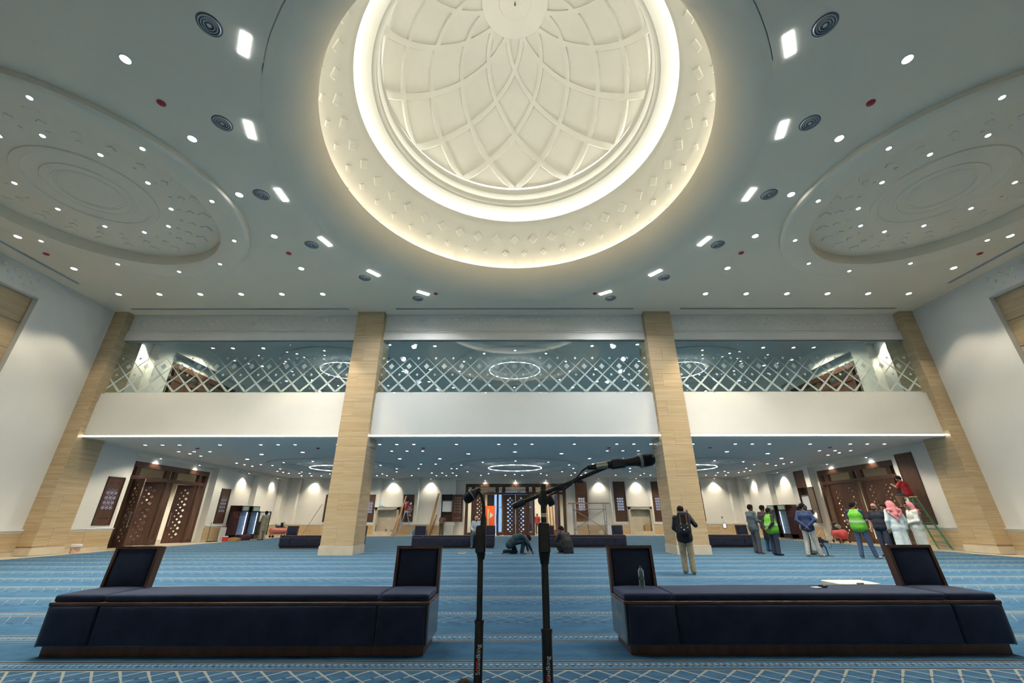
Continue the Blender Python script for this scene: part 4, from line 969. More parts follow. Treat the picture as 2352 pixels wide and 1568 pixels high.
t4 = thing('desk_microphone', 'top of a small brown-black microphone at the bottom edge', 'microphone', (-0.226, 1.1, 0)); MB().ball((0, 0, 0.872), 0.0165, 16, 10, 0, (1, 1, 0.8)).build('head_grille', P('brown_foam', (0.05, 0.035, 0.025), 0.9, bump=0.4, scale=300), t4, True)
MB().tube([(0, 0, 0.865), (0, 0, 0.4), (0, 0, 0.01)], 0.006, 10).lathe([(0, 0.02), (0.05, 0.016), (0.055, 0.0), (0, 0)], 20).build('slim_stem', STAND, t4, True)

# ================================================================ small things on and behind the benches
BOT = bottle_mat(); BGRN = P('bottle_green', (0.0, 0.11, 0.07), 0.35); BLAB = P('bottle_label_green', (0.0, 0.10, 0.035), 0.4)
bt = thing('water_bottle', 'clear plastic water bottle with green cap and label on the right bench', 'bottle', (1.27, 5.06, 0.524))
prof = [(0.0, 0.0), (0.026, 0.001), (0.030, 0.008)] + [(0.030 - 0.0022 * (i % 2), 0.012 + 0.008 * i) for i in range(7)] + [(0.030, 0.07), (0.030, 0.105), (0.0295, 0.13), (0.031, 0.145), (0.031, 0.155), (0.024, 0.172), (0.014, 0.182), (0.0125, 0.186)]
MB().lathe(prof, 20).build('bottle_shell', BOT, bt, True)
MB().lathe([(0.0, 0.004), (0.027, 0.006), (0.0275, 0.06), (0.027, 0.10), (0.0, 0.10)], 16).build('water', glass_mat('water', (0.72, 0.80, 0.82), 0.02, 1.33), bt, True)
MB().lathe([(0.0304, 0.072), (0.0308, 0.074), (0.0308, 0.104), (0.0304, 0.106)], 24).build('bottle_label', BLAB, bt, True)
for tx, z in (('ALAIN', 0.091), ('WATER', 0.079)): text_part(tx, 0.012, LOGO, bt, (-0.018, -0.0312, z), (PI / 2, 0, 0))
MB().lathe([(0.0, 0.204), (0.0135, 0.203), (0.0145, 0.2), (0.0145, 0.188), (0.0, 0.186)], 20).build('bottle_cap', BGRN, bt, True)
k = thing('car_key', 'black key fob and white card left on the right bench', 'keys', (3.16, 5.06, 0.526), 0.3)
soft_k = soft(0.05, 0.07, 0.018, 0.006, 2, 0, 'key_fob'); soft_k.materials.append(BLACK); obj('key_fob', soft_k, None, k, (0.05, 0, 0)); MB().cbox((-0.09, -0.035, 0), (0.0, 0.03, 0.004), 0.001).build('plastic_card', ACW, k)
MB().lathe([(0.016, 0.002), (0.018, 0.004), (0.016, 0.006), (0.014, 0.004), (0.016, 0.002)], 16, (0.07, 0.05, 0)).build('key_ring', METAL, k, True)
CREAM = P('cream_board', (0.72, 0.66, 0.50), 0.7)
bx_ = thing('storage_box', 'low cream box on the carpet behind the right bench', 'box', (4.53, 6.5, 0), 0.0)
MB().cbox((-0.26, -0.17, 0), (0.26, 0.17, 0.36), 0.006).build('box_body', CREAM, bx_); MB().cbox((-0.275, -0.185, 0.34), (0.275, 0.185, 0.40), 0.008).build('box_lid', P('cream_lid', (0.78, 0.73, 0.60), 0.6), bx_)
MB().box((-0.05, -0.190, 0.1), (0.05, -0.184, 0.41)).build('packing_tape', P('tape', (0.62, 0.55, 0.35), 0.3), bx_)

# ================================================================ ladders, scaffold, compressors
def bars(parent, name, segs, r, mat):
    for a, b in segs: MB().tube([a, b], r, 8).build(name, mat, parent, True)
def box_bar(parent, name, a, b, w_, d_, mat):
    a, b = Vector(a), Vector(b); z = (b - a).normalized(); x = z.cross(Vector((0, 1, 0))).normalized() if abs(z.y) < 0.9 else Vector((1, 0, 0)); y = z.cross(x).normalized()
    M = Matrix((x, y, z)).transposed().to_4x4(); M.translation = a
    return MB().box((-w_ / 2, -d_ / 2, 0), (w_ / 2, d_ / 2, (b - a).length), 0, M).build(name, mat, parent)
def ladder(label, loc, rz, H, foot, half0, half1, mat, steps, rear=True):
    t = thing('step_ladder', label, 'ladder', loc, rz, 'step ladders')
    for s in (-1, 1):
        box_bar(t, 'front_rail', (foot, s * half0, 0.02), (0.06, s * half1, H), 0.03, 0.065, mat); box_bar(t, 'rear_rail', (-foot * 0.85, s * half0 * 0.95, 0.02), (-0.06, s * half1, H - 0.05), 0.025, 0.05, mat)
        for fx in (foot, -foot * 0.85): MB().cbox((fx - 0.035, s * half0 - 0.03, 0), (fx + 0.035, s * half0 + 0.03, 0.06), 0.008).build('rubber_foot', P('pale_rubber', (0.55, 0.5, 0.38), 0.8), t)
    for i in range(1, steps):
        f = i / steps; x = foot + (0.06 - foot) * f; hw = half0 + (half1 - half0) * f
        MB().cbox((x - 0.04, -hw, H * f - 0.012), (x + 0.04, hw, H * f + 0.012), 0.004).build('step', mat, t)
        if i % 2 == 1: MB().tube([(-foot * 0.85 * (1 - f) - 0.06 * f, -hw, H * f), (-foot * 0.85 * (1 - f) - 0.06 * f, hw, H * f)], 0.012, 8).build('rear_brace', mat, t, True)
    MB().cbox((-0.11, -half1 - 0.05, H - 0.02), (0.11, half1 + 0.05, H + 0.025), 0.008).build('top_cap', P('ladder_cap', (0.55, 0.45, 0.2), 0.6), t)
    return t
GRN = P('ladder_green', (0.06, 0.24, 0.13), 0.5); SIL = P('ladder_aluminium', (0.50, 0.56, 0.60), 0.35, 0.6)
ladder('green step ladder with a man on top by the right doors', (17.42, 19.3, -0.012), -0.12, 2.07, 0.62, 0.34, 0.2, GRN, 8)
ladder('silver step ladder with a man on top by the far wall', (-8.33, 34.55, 0), 0.35, 1.78, 0.55, 0.30, 0.17, SIL, 7)
sc = thing('scaffold', 'mobile steel scaffold with a plank deck before the orange-brown screen', 'scaffold', (5.87, 34.3, 0))
STL = P('scaffold_tube', (0.26, 0.29, 0.36), 0.4, 0.7)
for sx in (-1.2, 1.2):
    for sy in (-0.35, 0.35):
        MB().tube([(sx, sy, 0.14), (sx, sy, 2.28)], 0.026, 10).build('upright', STL, sc, True)
        ct = MB().lathe([(0.0, -0.02), (0.075, -0.02), (0.08, 0.0), (0.075, 0.02), (0.0, 0.02)], 16, M=Matrix.Translation((sx, sy, 0.08)) @ Matrix.Rotation(PI / 2, 4, 'Y')).build('caster_wheel', BLACK, sc, True)
    for z in (0.45, 1.0, 1.9): MB().tube([(sx, -0.35, z), (sx, 0.35, z)], 0.018, 8).build('end_rung', STL, sc, True)
for sy in (-0.35, 0.35):
    MB().tube([(-1.2, sy, 1.88), (1.2, sy, 1.88)], 0.018, 8).build('ledger', STL, sc, True); MB().tube([(-1.2, sy, 0.42), (1.2, sy, 0.42)], 0.014, 8).build('ledger', STL, sc, True)
    MB().tube([(-1.2, sy, 1.86), (1.2, sy, 0.45)], 0.015, 8).build('cross_brace', STL, sc, True); MB().tube([(-1.2, sy, 0.45), (1.2, sy, 1.86)], 0.015, 8).build('cross_brace', STL, sc, True)
for i in range(3): MB().cbox((-1.55, -0.36 + 0.245 * i, 2.28), (1.55, -0.13 + 0.245 * i, 2.34), 0.006).build('deck_plank', PLANKW, sc)
def compressor(label, loc, rz, col):
    t = thing('air_compressor', label, 'air compressor', loc, rz, 'air compressors')
    MB().lathe([(0.0, -0.62), (0.1, -0.60), (0.2, -0.54), (0.23, -0.46), (0.23, 0.46), (0.2, 0.54), (0.1, 0.60), (0.0, 0.62)], 24, M=Matrix.Translation((0, 0, 0.45)) @ Matrix.Rotation(PI / 2, 4, 'Y')).build('tank', col, t, True)
    for s in (-1, 1):
        for q in (-1, 1):
            MB().cbox((s * 0.4 - 0.03, q * 0.17 - 0.015, 0.1), (s * 0.4 + 0.03, q * 0.17 + 0.015, 0.36), 0.005).build('foot_bracket', col, t)
            MB().lathe([(0.0, -0.02), (0.08, -0.02), (0.085, 0), (0.08, 0.02), (0.0, 0.02)], 16, M=Matrix.Translation((s * 0.4, q * 0.22, 0.085)) @ Matrix.Rotation(PI / 2, 4, 'X')).build('wheel', BLACK, t, True)
    MB().cbox((-0.25, -0.15, 0.67), (0.4, 0.15, 0.70), 0.004).build('motor_plate', DKMETAL, t)
    MB().lathe([(0.0, -0.16), (0.1, -0.15), (0.11, 0.12), (0.06, 0.15), (0.0, 0.15)], 16, M=Matrix.Translation((-0.08, 0, 0.81)) @ Matrix.Rotation(PI / 2, 4, 'Y')).build('motor', GREYM, t, True)
    pm_ = MB().cbox((0.1, -0.09, 0.70), (0.27, 0.09, 0.88), 0.01)
    for i in range(4): pm_.box((0.095, -0.095, 0.90 + 0.022 * i), (0.275, 0.095, 0.91 + 0.022 * i))
    pm_.cbox((0.13, -0.07, 0.88), (0.24, 0.07, 0.99), 0.006).build('pump', DKMETAL, t)
    MB().lathe([(0.19, -0.012), (0.2, 0.0), (0.19, 0.012), (0.17, 0.0), (0.19, -0.012)], 24, M=Matrix.Translation((0.32, 0, 0.84)) @ Matrix.Rotation(PI / 2, 4, 'Y')).build('fly_wheel', GREYM, t, True)
    MB().tube([(0.3, 0.1, 0.72), (0.5, 0.12, 0.68), (0.58, 0.1, 0.5)], 0.012, 8).build('air_pipe', CHAMP, t, True)
    return t
compressor('faded pink air compressor by the left corner of the far hall', (-17.1, 32.9, -0.01), 0.9, P('compressor_pink', (0.50, 0.17, 0.13), 0.5))
compressor('red air compressor before the right doors', (17.45, 24.3, -0.01), 1.3, P('compressor_red', (0.55, 0.06, 0.06), 0.4))
tag(MB().tube([(17.5, 25.0, 0.35), (17.2, 25.5, 0.12), (17.4, 26.2, 0.2), (18.0, 26.6, 0.5), (18.1, 26.7, 0.55)], 0.012, 8).build('air_hose', P('hose_pink', (0.62, 0.5, 0.47), 0.6), None, True), 'pale hose hanging from the red compressor to the wall', 'hose')
tag(MB().tube([(17.3, 23.7, 0.1), (16.9, 22.9, 0.004), (17.2, 22.0, 0.004), (16.95, 21.2, 0.004), (17.3, 20.6, 0.004), (17.0, 20.0, 0.004)], 0.012, 8).build('floor_hose', P('hose_pink', (0.62, 0.5, 0.47), 0.6), None, True), 'pale hose snaking along the marble strip before the right doors', 'hose')

# ================================================================ drink coolers
PLUM = P('cooler_plum', (0.042, 0.014, 0.022), 0.45, var=0.3, scale=3); PLUMP = P('cooler_pattern', (0.24, 0.10, 0.085), 0.5, var=0.2)
COOLW = P('cooler_white', (0.62, 0.70, 0.80), 0.4); TINT = glass_mat('cooler_glass', (0.80, 0.85, 0.84), 0.03)
LEDC = EM('cooler_led', (0.55, 0.72, 1.0), 7.0, True)
def cooler(label, loc, rz, door_angle):
    W_, D_, Hh = 0.92, 0.75, 2.03
    t = thing('drink_cooler', label, 'drink cooler', loc, rz, 'drink coolers')
    MB().box((-W_ / 2, -D_ / 2 + 0.04, 0.08), (-W_ / 2 + 0.05, D_ / 2, Hh)).box((W_ / 2 - 0.05, -D_ / 2 + 0.04, 0.08), (W_ / 2, D_ / 2, Hh)).box((-W_ / 2, D_ / 2 - 0.05, 0.08), (W_ / 2, D_ / 2, Hh)).box((-W_ / 2, -D_ / 2 + 0.04, 0.08), (W_ / 2, D_ / 2, 0.30)).box((-W_ / 2, -D_ / 2 + 0.04, 1.68), (W_ / 2, D_ / 2, Hh)).build('cabinet', PLUM, t)
    MB().box((-W_ / 2 + 0.05, D_ / 2 - 0.07, 0.30), (W_ / 2 - 0.05, D_ / 2 - 0.05, 1.68)).box((-W_ / 2 + 0.05, -D_ / 2 + 0.1, 0.30), (-W_ / 2 + 0.065, D_ / 2 - 0.05, 1.68)).box((W_ / 2 - 0.065, -D_ / 2 + 0.1, 0.30), (W_ / 2 - 0.05, D_ / 2 - 0.05, 1.68)).build('liner', COOLW, t)
    for z in (0.32, 0.68, 1.02, 1.36): MB().box((-W_ / 2 + 0.07, -D_ / 2 + 0.12, z), (W_ / 2 - 0.07, D_ / 2 - 0.08, z + 0.015)).build('shelf', COOLW, t)
    for s in (-1, 1): MB().box((s * (W_ / 2 - 0.07), -D_ / 2 + 0.08, 0.34), (s * (W_ / 2 - 0.085), -D_ / 2 + 0.095, 1.64)).build('interior_lamp', LEDC, t)
    MB().cbox((-0.32, -D_ / 2, 1.74), (0.32, -D_ / 2 + 0.05, 1.98), 0.01).build('header_panel', P('header_glass', (0.30, 0.42, 0.40), 0.15), t)
    for i in range(6): MB().box((-0.40, -D_ / 2 + 0.02, 0.11 + 0.03 * i), (0.40, -D_ / 2 + 0.05, 0.125 + 0.03 * i)).build('base_slat', DKMETAL, t)
    pat = MB()      # printed star ornament on the sides
    for s in (-1, 1):
        for j in range(5):
            for i in range(4 - (j + 1) // 2 if j > 1 else 4):
                cy, cz = -0.24 + 0.16 * i + (0.08 if j % 2 else 0), 1.92 - 0.14 * j
                st = star(cy, cz, 0.07, 4, 0.6); x = s * (W_ / 2 + 0.0015); inn = star(cy, cz, 0.05, 4, 0.6)
                nn = len(st); pat._add([(x, a, b) for a, b in st] + [(x, a, b) for a, b in inn], [(q, (q + 1) % nn, nn + (q + 1) % nn, nn + q) for q in range(nn)])
    pat.build('printed_ornament', PLUMP, t)
    d = obj('door', None, None, t, (W_ / 2, -D_ / 2 + 0.02, 0), (0, 0, math.radians(door_angle)))
    MB().box((-W_, -0.02, 0.28), (-W_ + 0.045, 0.02, 1.70)).box((-0.045, -0.02, 0.28), (0, 0.02, 1.70)).box((-W_, -0.02, 0.28), (0, 0.02, 0.325)).box((-W_, -0.02, 1.655), (0, 0.02, 1.70)).build('door_frame', BLACK, d)
    MB().box((-W_ + 0.045, -0.006, 0.325), (-0.045, 0.006, 1.655)).build('door_pane', TINT, d)
    MB().tube([(-W_ + 0.07, -0.05, 0.8), (-W_ + 0.07, -0.05, 1.2)], 0.012, 8).build('door_handle', METAL, d, True)
    for sx in (-1, 1):
        for sy in (-1, 1): MB().tube([(sx * 0.38, sy * 0.3, 0), (sx * 0.38, sy * 0.3, 0.09)], 0.02, 8).build('foot', BLACK, t, True)
    return t
cooler('left-hand plum drink cooler with its glass door open on the left side', (-17.82, 28.95, -0.012), PI / 2, 75)
cooler('plum drink cooler next to the man in beige, glass door wide open', (-17.82, 30.15, -0.012), PI / 2, 80)
cooler('closed plum drink cooler in the right niche, farther from the doors', (17.82, 30.1, -0.012), -PI / 2, 0)
cooler('closed plum drink cooler in the right niche, nearer the doors', (17.82, 28.9, -0.012), -PI / 2, 0)

# ================================================================ builders' odds and ends
BRNB = P('carton_brown', (0.26, 0.18, 0.10), 0.8, var=0.2, scale=4); KRAFT = P('kraft_paper', (0.42, 0.25, 0.09), 0.8)
for i, (x, y, z, w_, d_, h_) in enumerate(((-17.55, 31.05, 0, .5, .45, .38), (-17.55, 31.08, .38, .5, .42, .36), (-17.56, 31.04, .74, .46, .42, .32))):
    c = thing('carton', ['bottom', 'middle', 'top'][i] + ' brown carton of the stack behind the open cooler door', 'carton', (x, y, z - 0.012), 0.05 * i, 'stacked brown cartons')
    MB().cbox((-w_ / 2, -d_ / 2, 0), (w_ / 2, d_ / 2, h_), 0.006).build('carton_body', BRNB, c); MB().box((-0.03, -d_ / 2 - .002, 0.0), (0.03, d_ / 2 + .002, h_ + 0.002)).build('tape_strip', P('tape', (0.62, 0.55, 0.35), 0.3), c)
bk = thing('paint_bucket', 'small pale paint bucket at the foot of the left pilaster', 'bucket', (-17.25, 18.05, -0.012))
MB().lathe([(0.0, 0.0), (0.13, 0.0), (0.16, 0.30), (0.165, 0.30), (0.15, 0.31), (0.0, 0.31)], 24).build('bucket_body', P('bucket_label', (0.55, 0.36, 0.26), 0.5, var=0.4, scale=9), bk, True)
MB().lathe([(0.17, 0.24), (0.175, 0.26), (0.175, 0.315), (0.15, 0.325), (0.0, 0.325)], 24).build('bucket_lid', ACW, bk, True)
bk = thing('red_tub', 'small red tub with white lid beside the left coolers', 'tub', (-17.3, 27.3, -0.012)); MB().lathe([(0, 0), (0.13, 0), (0.15, 0.26), (0, 0.26)], 20).build('tub_body', P('tub_red', (0.60, 0.03, 0.03), 0.4), bk, True); MB().lathe([(0.155, 0.25), (0.155, 0.3), (0, 0.31)], 20).build('tub_lid', ACW, bk, True)
tag(MB().cbox((-17.9, 27.55, -0.012), (-17.85, 28.1, 0.75), 0.004).build('board_offcut', ACW), 'white board offcut leaning by the red tub', 'board')
cb = thing('carton_tray', 'flattened kraft carton on the floor before the left coolers', 'carton', (-17.15, 27.95, 0), 0.3); MB().cbox((-0.28, -0.4, 0), (0.28, 0.4, 0.16), 0.01).build('tray_body', KRAFT, cb); MB().cbox((-0.2, -0.3, 0.16), (0.1, 0.2, 0.2), 0.01).build('tray_flap', KRAFT, cb)
hb = thing('tool_bag', 'dark maroon tool bag lying before the left coolers', 'bag', (-16.98, 28.75, 0), 0.8)
me = soft(0.62, 0.4, 0.26, 0.1, 4, 0.06, 'bag_body'); me.materials.append(P('bag_maroon', (0.07, 0.015, 0.03), 0.7, var=0.4, scale=9, bump=0.3)); obj('bag_body', me, None, hb)
MB().tube([(-0.2, 0.0, 0.25), (-0.15, -0.05, 0.4), (0.1, -0.05, 0.42), (0.2, 0, 0.26)], 0.015, 8).build('bag_handle', BLACK, hb, True); MB().box((-0.25, -0.006, 0.30), (0.25, 0.006, 0.316)).build('bag_zip', GREYM, hb)
def plank(label, a, b, w_=0.13, t_=0.035, mat=None, nm='plank'):
    a, b = Vector(a), Vector(b); z = (b - a).normalized(); x = Vector((0, 0, 1)).cross(z).normalized(); y = z.cross(x)
    M = Matrix((x, y, z)).transposed().to_4x4(); M.translation = a
    return tag(MB().cbox((-w_ / 2, -t_ / 2, 0), (w_ / 2, t_ / 2, (b - a).length), 0.004, 0, M).build(nm, mat or PLANKW), label, nm)
plank('long timber plank leaning on the wall left of the left column', (-16.2, 34.75, 0.05), (-15.2, 35.16, 2.3))
plank('long timber plank leaning left of the silver ladder', (-9.1, 34.5, 0.02), (-8.55, 35.12, 2.9), 0.2)
plank('short dark batten leaning left of the silver ladder', (-9.25, 34.45, 0.02), (-8.95, 35.1, 1.5), 0.1, 0.03, OKWOOD)
plank('broad timber plank leaning beside the blue bags', (-6.5, 34.45, 0.02), (-5.95, 35.1, 3.1), 0.22)
plank('dark short plank leaning beside the blue bags', (-6.35, 34.4, 0.02), (-6.0, 35.05, 1.5), 0.12, 0.03, OKWOOD)
plank('thin steel prop leaning on the dado behind the scaffold', (5.9, 34.9, 0.0), (5.82, 35.17, 0.84), 0.04, 0.03, DKMETAL)
tag(MB().tube([(-18.1, 26.95, 0.03), (-18.13, 26.95, 1.05)], 0.012, 8).cbox((-17.75, 26.75, -0.012), (-18.05, 27.4, 0.03), 0.006).build('floor_squeegee', DKMETAL), 'floor squeegee with thin handle beside the left doors', 'squeegee')
BLUEB = P('bag_blue', (0.02, 0.22, 0.62), 0.5, var=0.3, scale=8); BLUED = P('bag_navy', (0.02, 0.06, 0.22), 0.5, var=0.4, scale=8)
for x, m_, lab in ((-7.45, BLUEB, 'bright blue plastic bag on the marble strip'), (-6.85, BLUED, 'dark blue plastic bag on the marble strip')):
    b_ = thing('plastic_bag', lab, 'bag', (x, 34.7, -0.012), 0.2); me = soft(0.5, 0.4, 0.42, 0.16, 4, 0.1, 'bag_body'); me.materials.append(m_)
    for v in me.vertices: v.co.x *= 1 - 0.5 * max(0, v.co.z - 0.2); v.co.x += 0.03 * math.sin(v.co.z * 20 + v.co.y * 15)
    obj('bag_body', me, None, b_); MB().tube([(-0.08, 0, 0.45), (0, 0, 0.56), (0.08, 0, 0.45)], 0.014, 6).build('bag_knot', m_, b_, True)
lv = thing('louvre_panel', 'white louvred panel leaning on the dado behind the man in brown', 'louvre panel', (-5.05, 35.1, 0.0)); lv.rotation_euler = (-0.05, 0, 0)
frame_ring(-0.36, 0.36, 0, 0.84, 0.04, -0.02, 0.02).build('louvre_frame', ACW, lv)
for i in range(9): MB().box((-0.32, -0.02, 0.06 + 0.082 * i), (0.32, 0.01, 0.115 + 0.082 * i)).build('louvre_slat', ACW, lv)
gr = thing('angle_grinder', 'pale power tool lying in the left marble recess', 'power tool', (-9.45, YB + 0.05, 0.32), 0.4); MB().tube([(-0.16, 0, 0.06), (0.12, 0, 0.07)], 0.045, 10).build('tool_body', P('tool_green', (0.42, 0.48, 0.36), 0.5), gr, True); MB().lathe([(0, 0), (0.1, 0.0), (0.1, 0.01), (0, 0.012)], 20, (0.15, 0, 0.02)).build('tool_disc', METAL, gr, True); MB().tube([(0.05, 0, 0.07), (0.05, -0.12, 0.1)], 0.018, 8).build('tool_handle', BLACK, gr, True)
pg = thing('paper_cup', 'small grey beaker standing in the left marble recess', 'cup', (-9.95, YB + 0.05, 0.32)); MB().lathe([(0, 0), (0.07, 0), (0.09, 0.18), (0.085, 0.18), (0.066, 0.01), (0, 0.01)], 16).build('beaker_body', GREYM, pg, True); MB().tube([(0.05, 0, 0.1), (0.09, 0, 0.3)], 0.008, 6).build('beaker_spoon', METAL, pg, True)
bl = thing('crumpled_sheet', 'crumpled light blue sheet on the marble shelf', 'plastic sheet', (-10.5, YB - 0.02, 2.12)); me = soft(0.36, 0.2, 0.16, 0.07, 3, 0.05, 'sheet_body'); me.materials.append(P('sheet_blue', (0.45, 0.62, 0.75), 0.5))
for v in me.vertices: v.co.z *= 1 + 0.5 * math.sin(v.co.x * 40 + v.co.y * 30)
obj('sheet_body', me, None, bl); MB().cbox((0.1, -0.05, 0), (0.26, 0.05, 0.05), 0.02).build('sheet_fold', P('sheet_blue', (0.45, 0.62, 0.75), 0.5), bl)
def paper_bag(label, loc, rz):
    t = thing('paper_bag', label, 'paper bag', loc, rz, 'kraft paper bags'); MB().cbox((-0.2, -0.12, 0), (0.2, 0.12, 0.42), 0.008).build('bag_body', KRAFT, t)
    for s in (-1, 1): MB().tube([(-0.08, s * 0.11, 0.42), (-0.07, s * 0.11, 0.52), (0.07, s * 0.11, 0.52), (0.08, s * 0.11, 0.42)], 0.007, 6).build('bag_handle', PLANKW, t, True)
paper_bag('kraft paper bag in the right marble recess', (10.5, YB + 0.1, 0.32), 0.1); paper_bag('kraft paper bag on the floor right of the scaffold', (7.85, 34.75, -0.012), 0.2)
for i, (x, w_, h_) in enumerate(((7.28, 0.22, 0.8), (7.48, 0.14, 0.95))): tag(MB().cbox((x - w_ / 2, 34.62, -0.012), (x + w_ / 2, 34.85, h_), 0.006).build('white_panel_pack', ACW), ['low wide', 'tall narrow'][i] + ' white panel pack on the floor by the right scaffold leg', 'panel')
wb_ = thing('rubbish_heap', 'white and yellow sack slumped by the right scaffold leg', 'sack', (6.75, 34.85, -0.012)); me = soft(0.4, 0.3, 0.3, 0.12, 3, 0.08, 'sack_body'); me.materials.append(P('sack_white', (0.6, 0.58, 0.45), 0.6, var=0.4, scale=10)); obj('sack_body', me, None, wb_); MB().tube([(0, 0, 0.3), (0.03, 0, 0.42)], [0.05, 0.03], 8).build('sack_neck', ACW, wb_, True)
tb = thing('wall_tablet', 'small lit tablet screen on the right of the far wall', 'tablet', (16.55, YB - 0.06, 0.5)); MB().cbox((-0.13, -0.012, 0), (0.13, 0.012, 0.38), 0.006).build('tablet_case', BLACK, tb); MB().box((-0.105, -0.014, 0.04), (0.105, -0.0121, 0.34)).build('tablet_screen', EM('screen_blue', (0.45, 0.55, 1.0), 1.4), tb); MB().tube([(0, 0, 0.38), (-0.02, 0.02, 0.6), (-0.05, 0.03, 0.75)], 0.006, 6).build('tablet_cable', BLACK, tb, True); MB().cbox((-0.09, 0.02, 0.73), (-0.01, 0.06, 0.84), 0.005).build('wall_plug', BLACK, tb)
ob = thing('orange_banner', 'bright orange advertising banner in the lobby behind the far doors', 'banner', (-2.0, 38.6, 0), 0.1); MB().box((-0.42, -0.01, 0.05), (0.42, 0.01, 2.25)).build('banner_sheet', P('banner_orange', (0.80, 0.13, 0.02), 0.5, var=0.05), ob); MB().box((-0.22, -0.014, 0.3), (-0.08, -0.011, 2.0)).build('banner_stripe', P('banner_pale', (0.7, 0.5, 0.36), 0.5), ob); MB()._add([(-0.02, -0.015, 1.25), (0.3, -0.015, 1.5), (0.02, -0.015, 1.75)], [(0, 1, 2)]).build('banner_arrow', ACW, ob); MB().cbox((-0.45, -0.12, 0), (0.45, 0.12, 0.06), 0.01).build('banner_foot', GREYM, ob)
for i, x in enumerate((3.0, 3.25, 3.5)): plank('%s brown timber length stacked upright in the lobby behind the far doors' % ORD[i], (x, 38.5, 0.0), (x - 0.05, 38.9, 2.3), 0.14, 0.05, PLANKW)
for i, (x, y) in enumerate(((2.75, 37.2), (3.35, 37.0))):
    d_ = thing('drum', 'small %s container in the lobby behind the far doors' % ['white', 'orange'][i], 'container', (x, y, -0.012)); MB().lathe([(0, 0), (0.16, 0), (0.18, 0.42), (0, 0.42)], 16).build('drum_body', ACW if i == 0 else P('drum_orange', (0.7, 0.2, 0.03), 0.5), d_, True); MB().lathe([(0.185, 0.4), (0.185, 0.45), (0.0, 0.46)], 16).build('drum_lid', ACW, d_, True)
sh = thing('shoe_rack', 'cream pigeonhole shoe rack in the lobby behind the left doors', 'shoe rack', (-WX - 4.6, 26.6, 0), PI / 2)
for i in range(5): MB().box((-0.8 + 0.4 * i - 0.012, -0.2, 0), (-0.8 + 0.4 * i + 0.012, 0.2, 2.2)).build('upright', CREAM, sh)
for j in range(9): MB().box((-0.8, -0.2, 0.27 * j), (0.8, 0.2, 0.27 * j + 0.022)).build('shelf', CREAM, sh)
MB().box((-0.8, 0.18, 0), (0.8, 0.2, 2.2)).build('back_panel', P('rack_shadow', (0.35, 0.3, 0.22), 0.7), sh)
sd = thing('sandal_pile', 'pair of pale shoes left at the far doors', 'shoes', (-0.9, 34.75, -0.012), 0.3)
for s in (-1, 1): MB().ball((s * 0.07, 0, 0.045), 0.13, 12, 6, 0, (0.35, 1, 0.34)).build('shoe', CREAM, sd, True)
gt = thing('hand_tool', 'small wood and white hand tool on the carpet left of the kneeling man', 'hand tool', (-2.0, 17.5, 0), 0.1); MB().cbox((-0.14, -0.03, 0), (0.14, 0.03, 0.025), 0.006).build('tool_plate', ACW, gt); MB().cbox((-0.12, -0.02, 0.03), (0.12, 0.02, 0.06), 0.008).build('tool_grip', PLANKW, gt); MB().box((-0.08, -0.01, 0.02), (-0.05, 0.01, 0.035)).build('tool_post', METAL, gt)
tag(MB().cbox((-1.35, 17.55, 0), (-0.85, 17.58, 0.006), 0.002).build('white_strip', ACW), 'thin white strip lying on the carpet left of the kneeling man', 'strip')
# stabilised camera standing on the carpet
cg = thing('camera_gimbal', 'black video camera on a standing gimbal on the carpet', 'camera', (10.72, 15.8, 0), -0.4)
for k in range(3):
    a = 2 * PI * k / 3; MB().tube([(0, 0, 0.05), (0.16 * math.cos(a), 0.16 * math.sin(a), 0.008)], 0.009, 8).build('leg', BLACK, cg, True)
MB().tube([(0, 0, 0.03), (-0.02, 0, 0.30)], 0.018, 10).build('grip', BLACK, cg, True); MB().tube([(-0.02, 0, 0.28), (-0.06, 0, 0.34), (-0.08, 0.02, 0.42)], 0.022, 10).build('gimbal_arm', DKMETAL, cg, True)
MB().cbox((-0.20, -0.06, 0.42), (-0.02, 0.05, 0.55), 0.012).build('camera_body', BLACK, cg); MB().tube([(-0.02, 0, 0.48), (0.1, 0, 0.46)], 0.04, 14).build('lens_barrel', BLACK, cg, True)
MB().cbox((-0.17, -0.04, 0.55), (-0.07, 0.03, 0.60), 0.008).build('viewfinder', DKMETAL, cg); MB().cbox((-0.26, -0.05, 0.28), (-0.1, 0.04, 0.38), 0.01).build('side_monitor', BLACK, cg); MB().tube([(0.1, 0, 0.54), (0.17, 0, 0.45), (0.16, 0, 0.3), (0.05, 0, 0.24)], 0.006, 6).build('loop_cable', BLACK, cg, True)
# ================================================================ people
def seg_d(p, a, b, ra, rb):
    ba = b - a; L = max(float(ba @ ba), 1e-9); pa = p - a
    h_ = np.clip((pa @ ba) / L, 0, 1)
    return np.linalg.norm(pa - h_[:, None] * ba, axis=1) - (ra + (rb - ra) * h_)
def ell_d(p, c, r):
    q = (p - c) / r; n = np.linalg.norm(q, axis=1); g = np.linalg.norm(q / r, axis=1) + 1e-9
    return n * (n - 1) / g
def field(prims, p, k):
    out = None; best = None; ids = None
    for i, pr in enumerate(prims):
        d = seg_d(p, *pr[1:5]) if pr[0] == 'c' else ell_d(p, pr[1], pr[2])
        if out is None: out = d.copy(); best = d.copy(); ids = np.full(len(d), pr[-1])
        else:
            kk = k
            h_ = np.clip(0.5 + 0.5 * (out - d) / kk, 0, 1); out = out * (1 - h_) + d * h_ - kk * h_ * (1 - h_)
            m = d < best; best[m] = d[m]; ids[m] = pr[-1]
    return out, ids
def C_(a, b, ra, rb, m=0): return ('c', np.array(a, float), np.array(b, float), ra, rb, m)
def E_(c, r, m=0): return ('e', np.array(c, float), np.array(r, float), m)
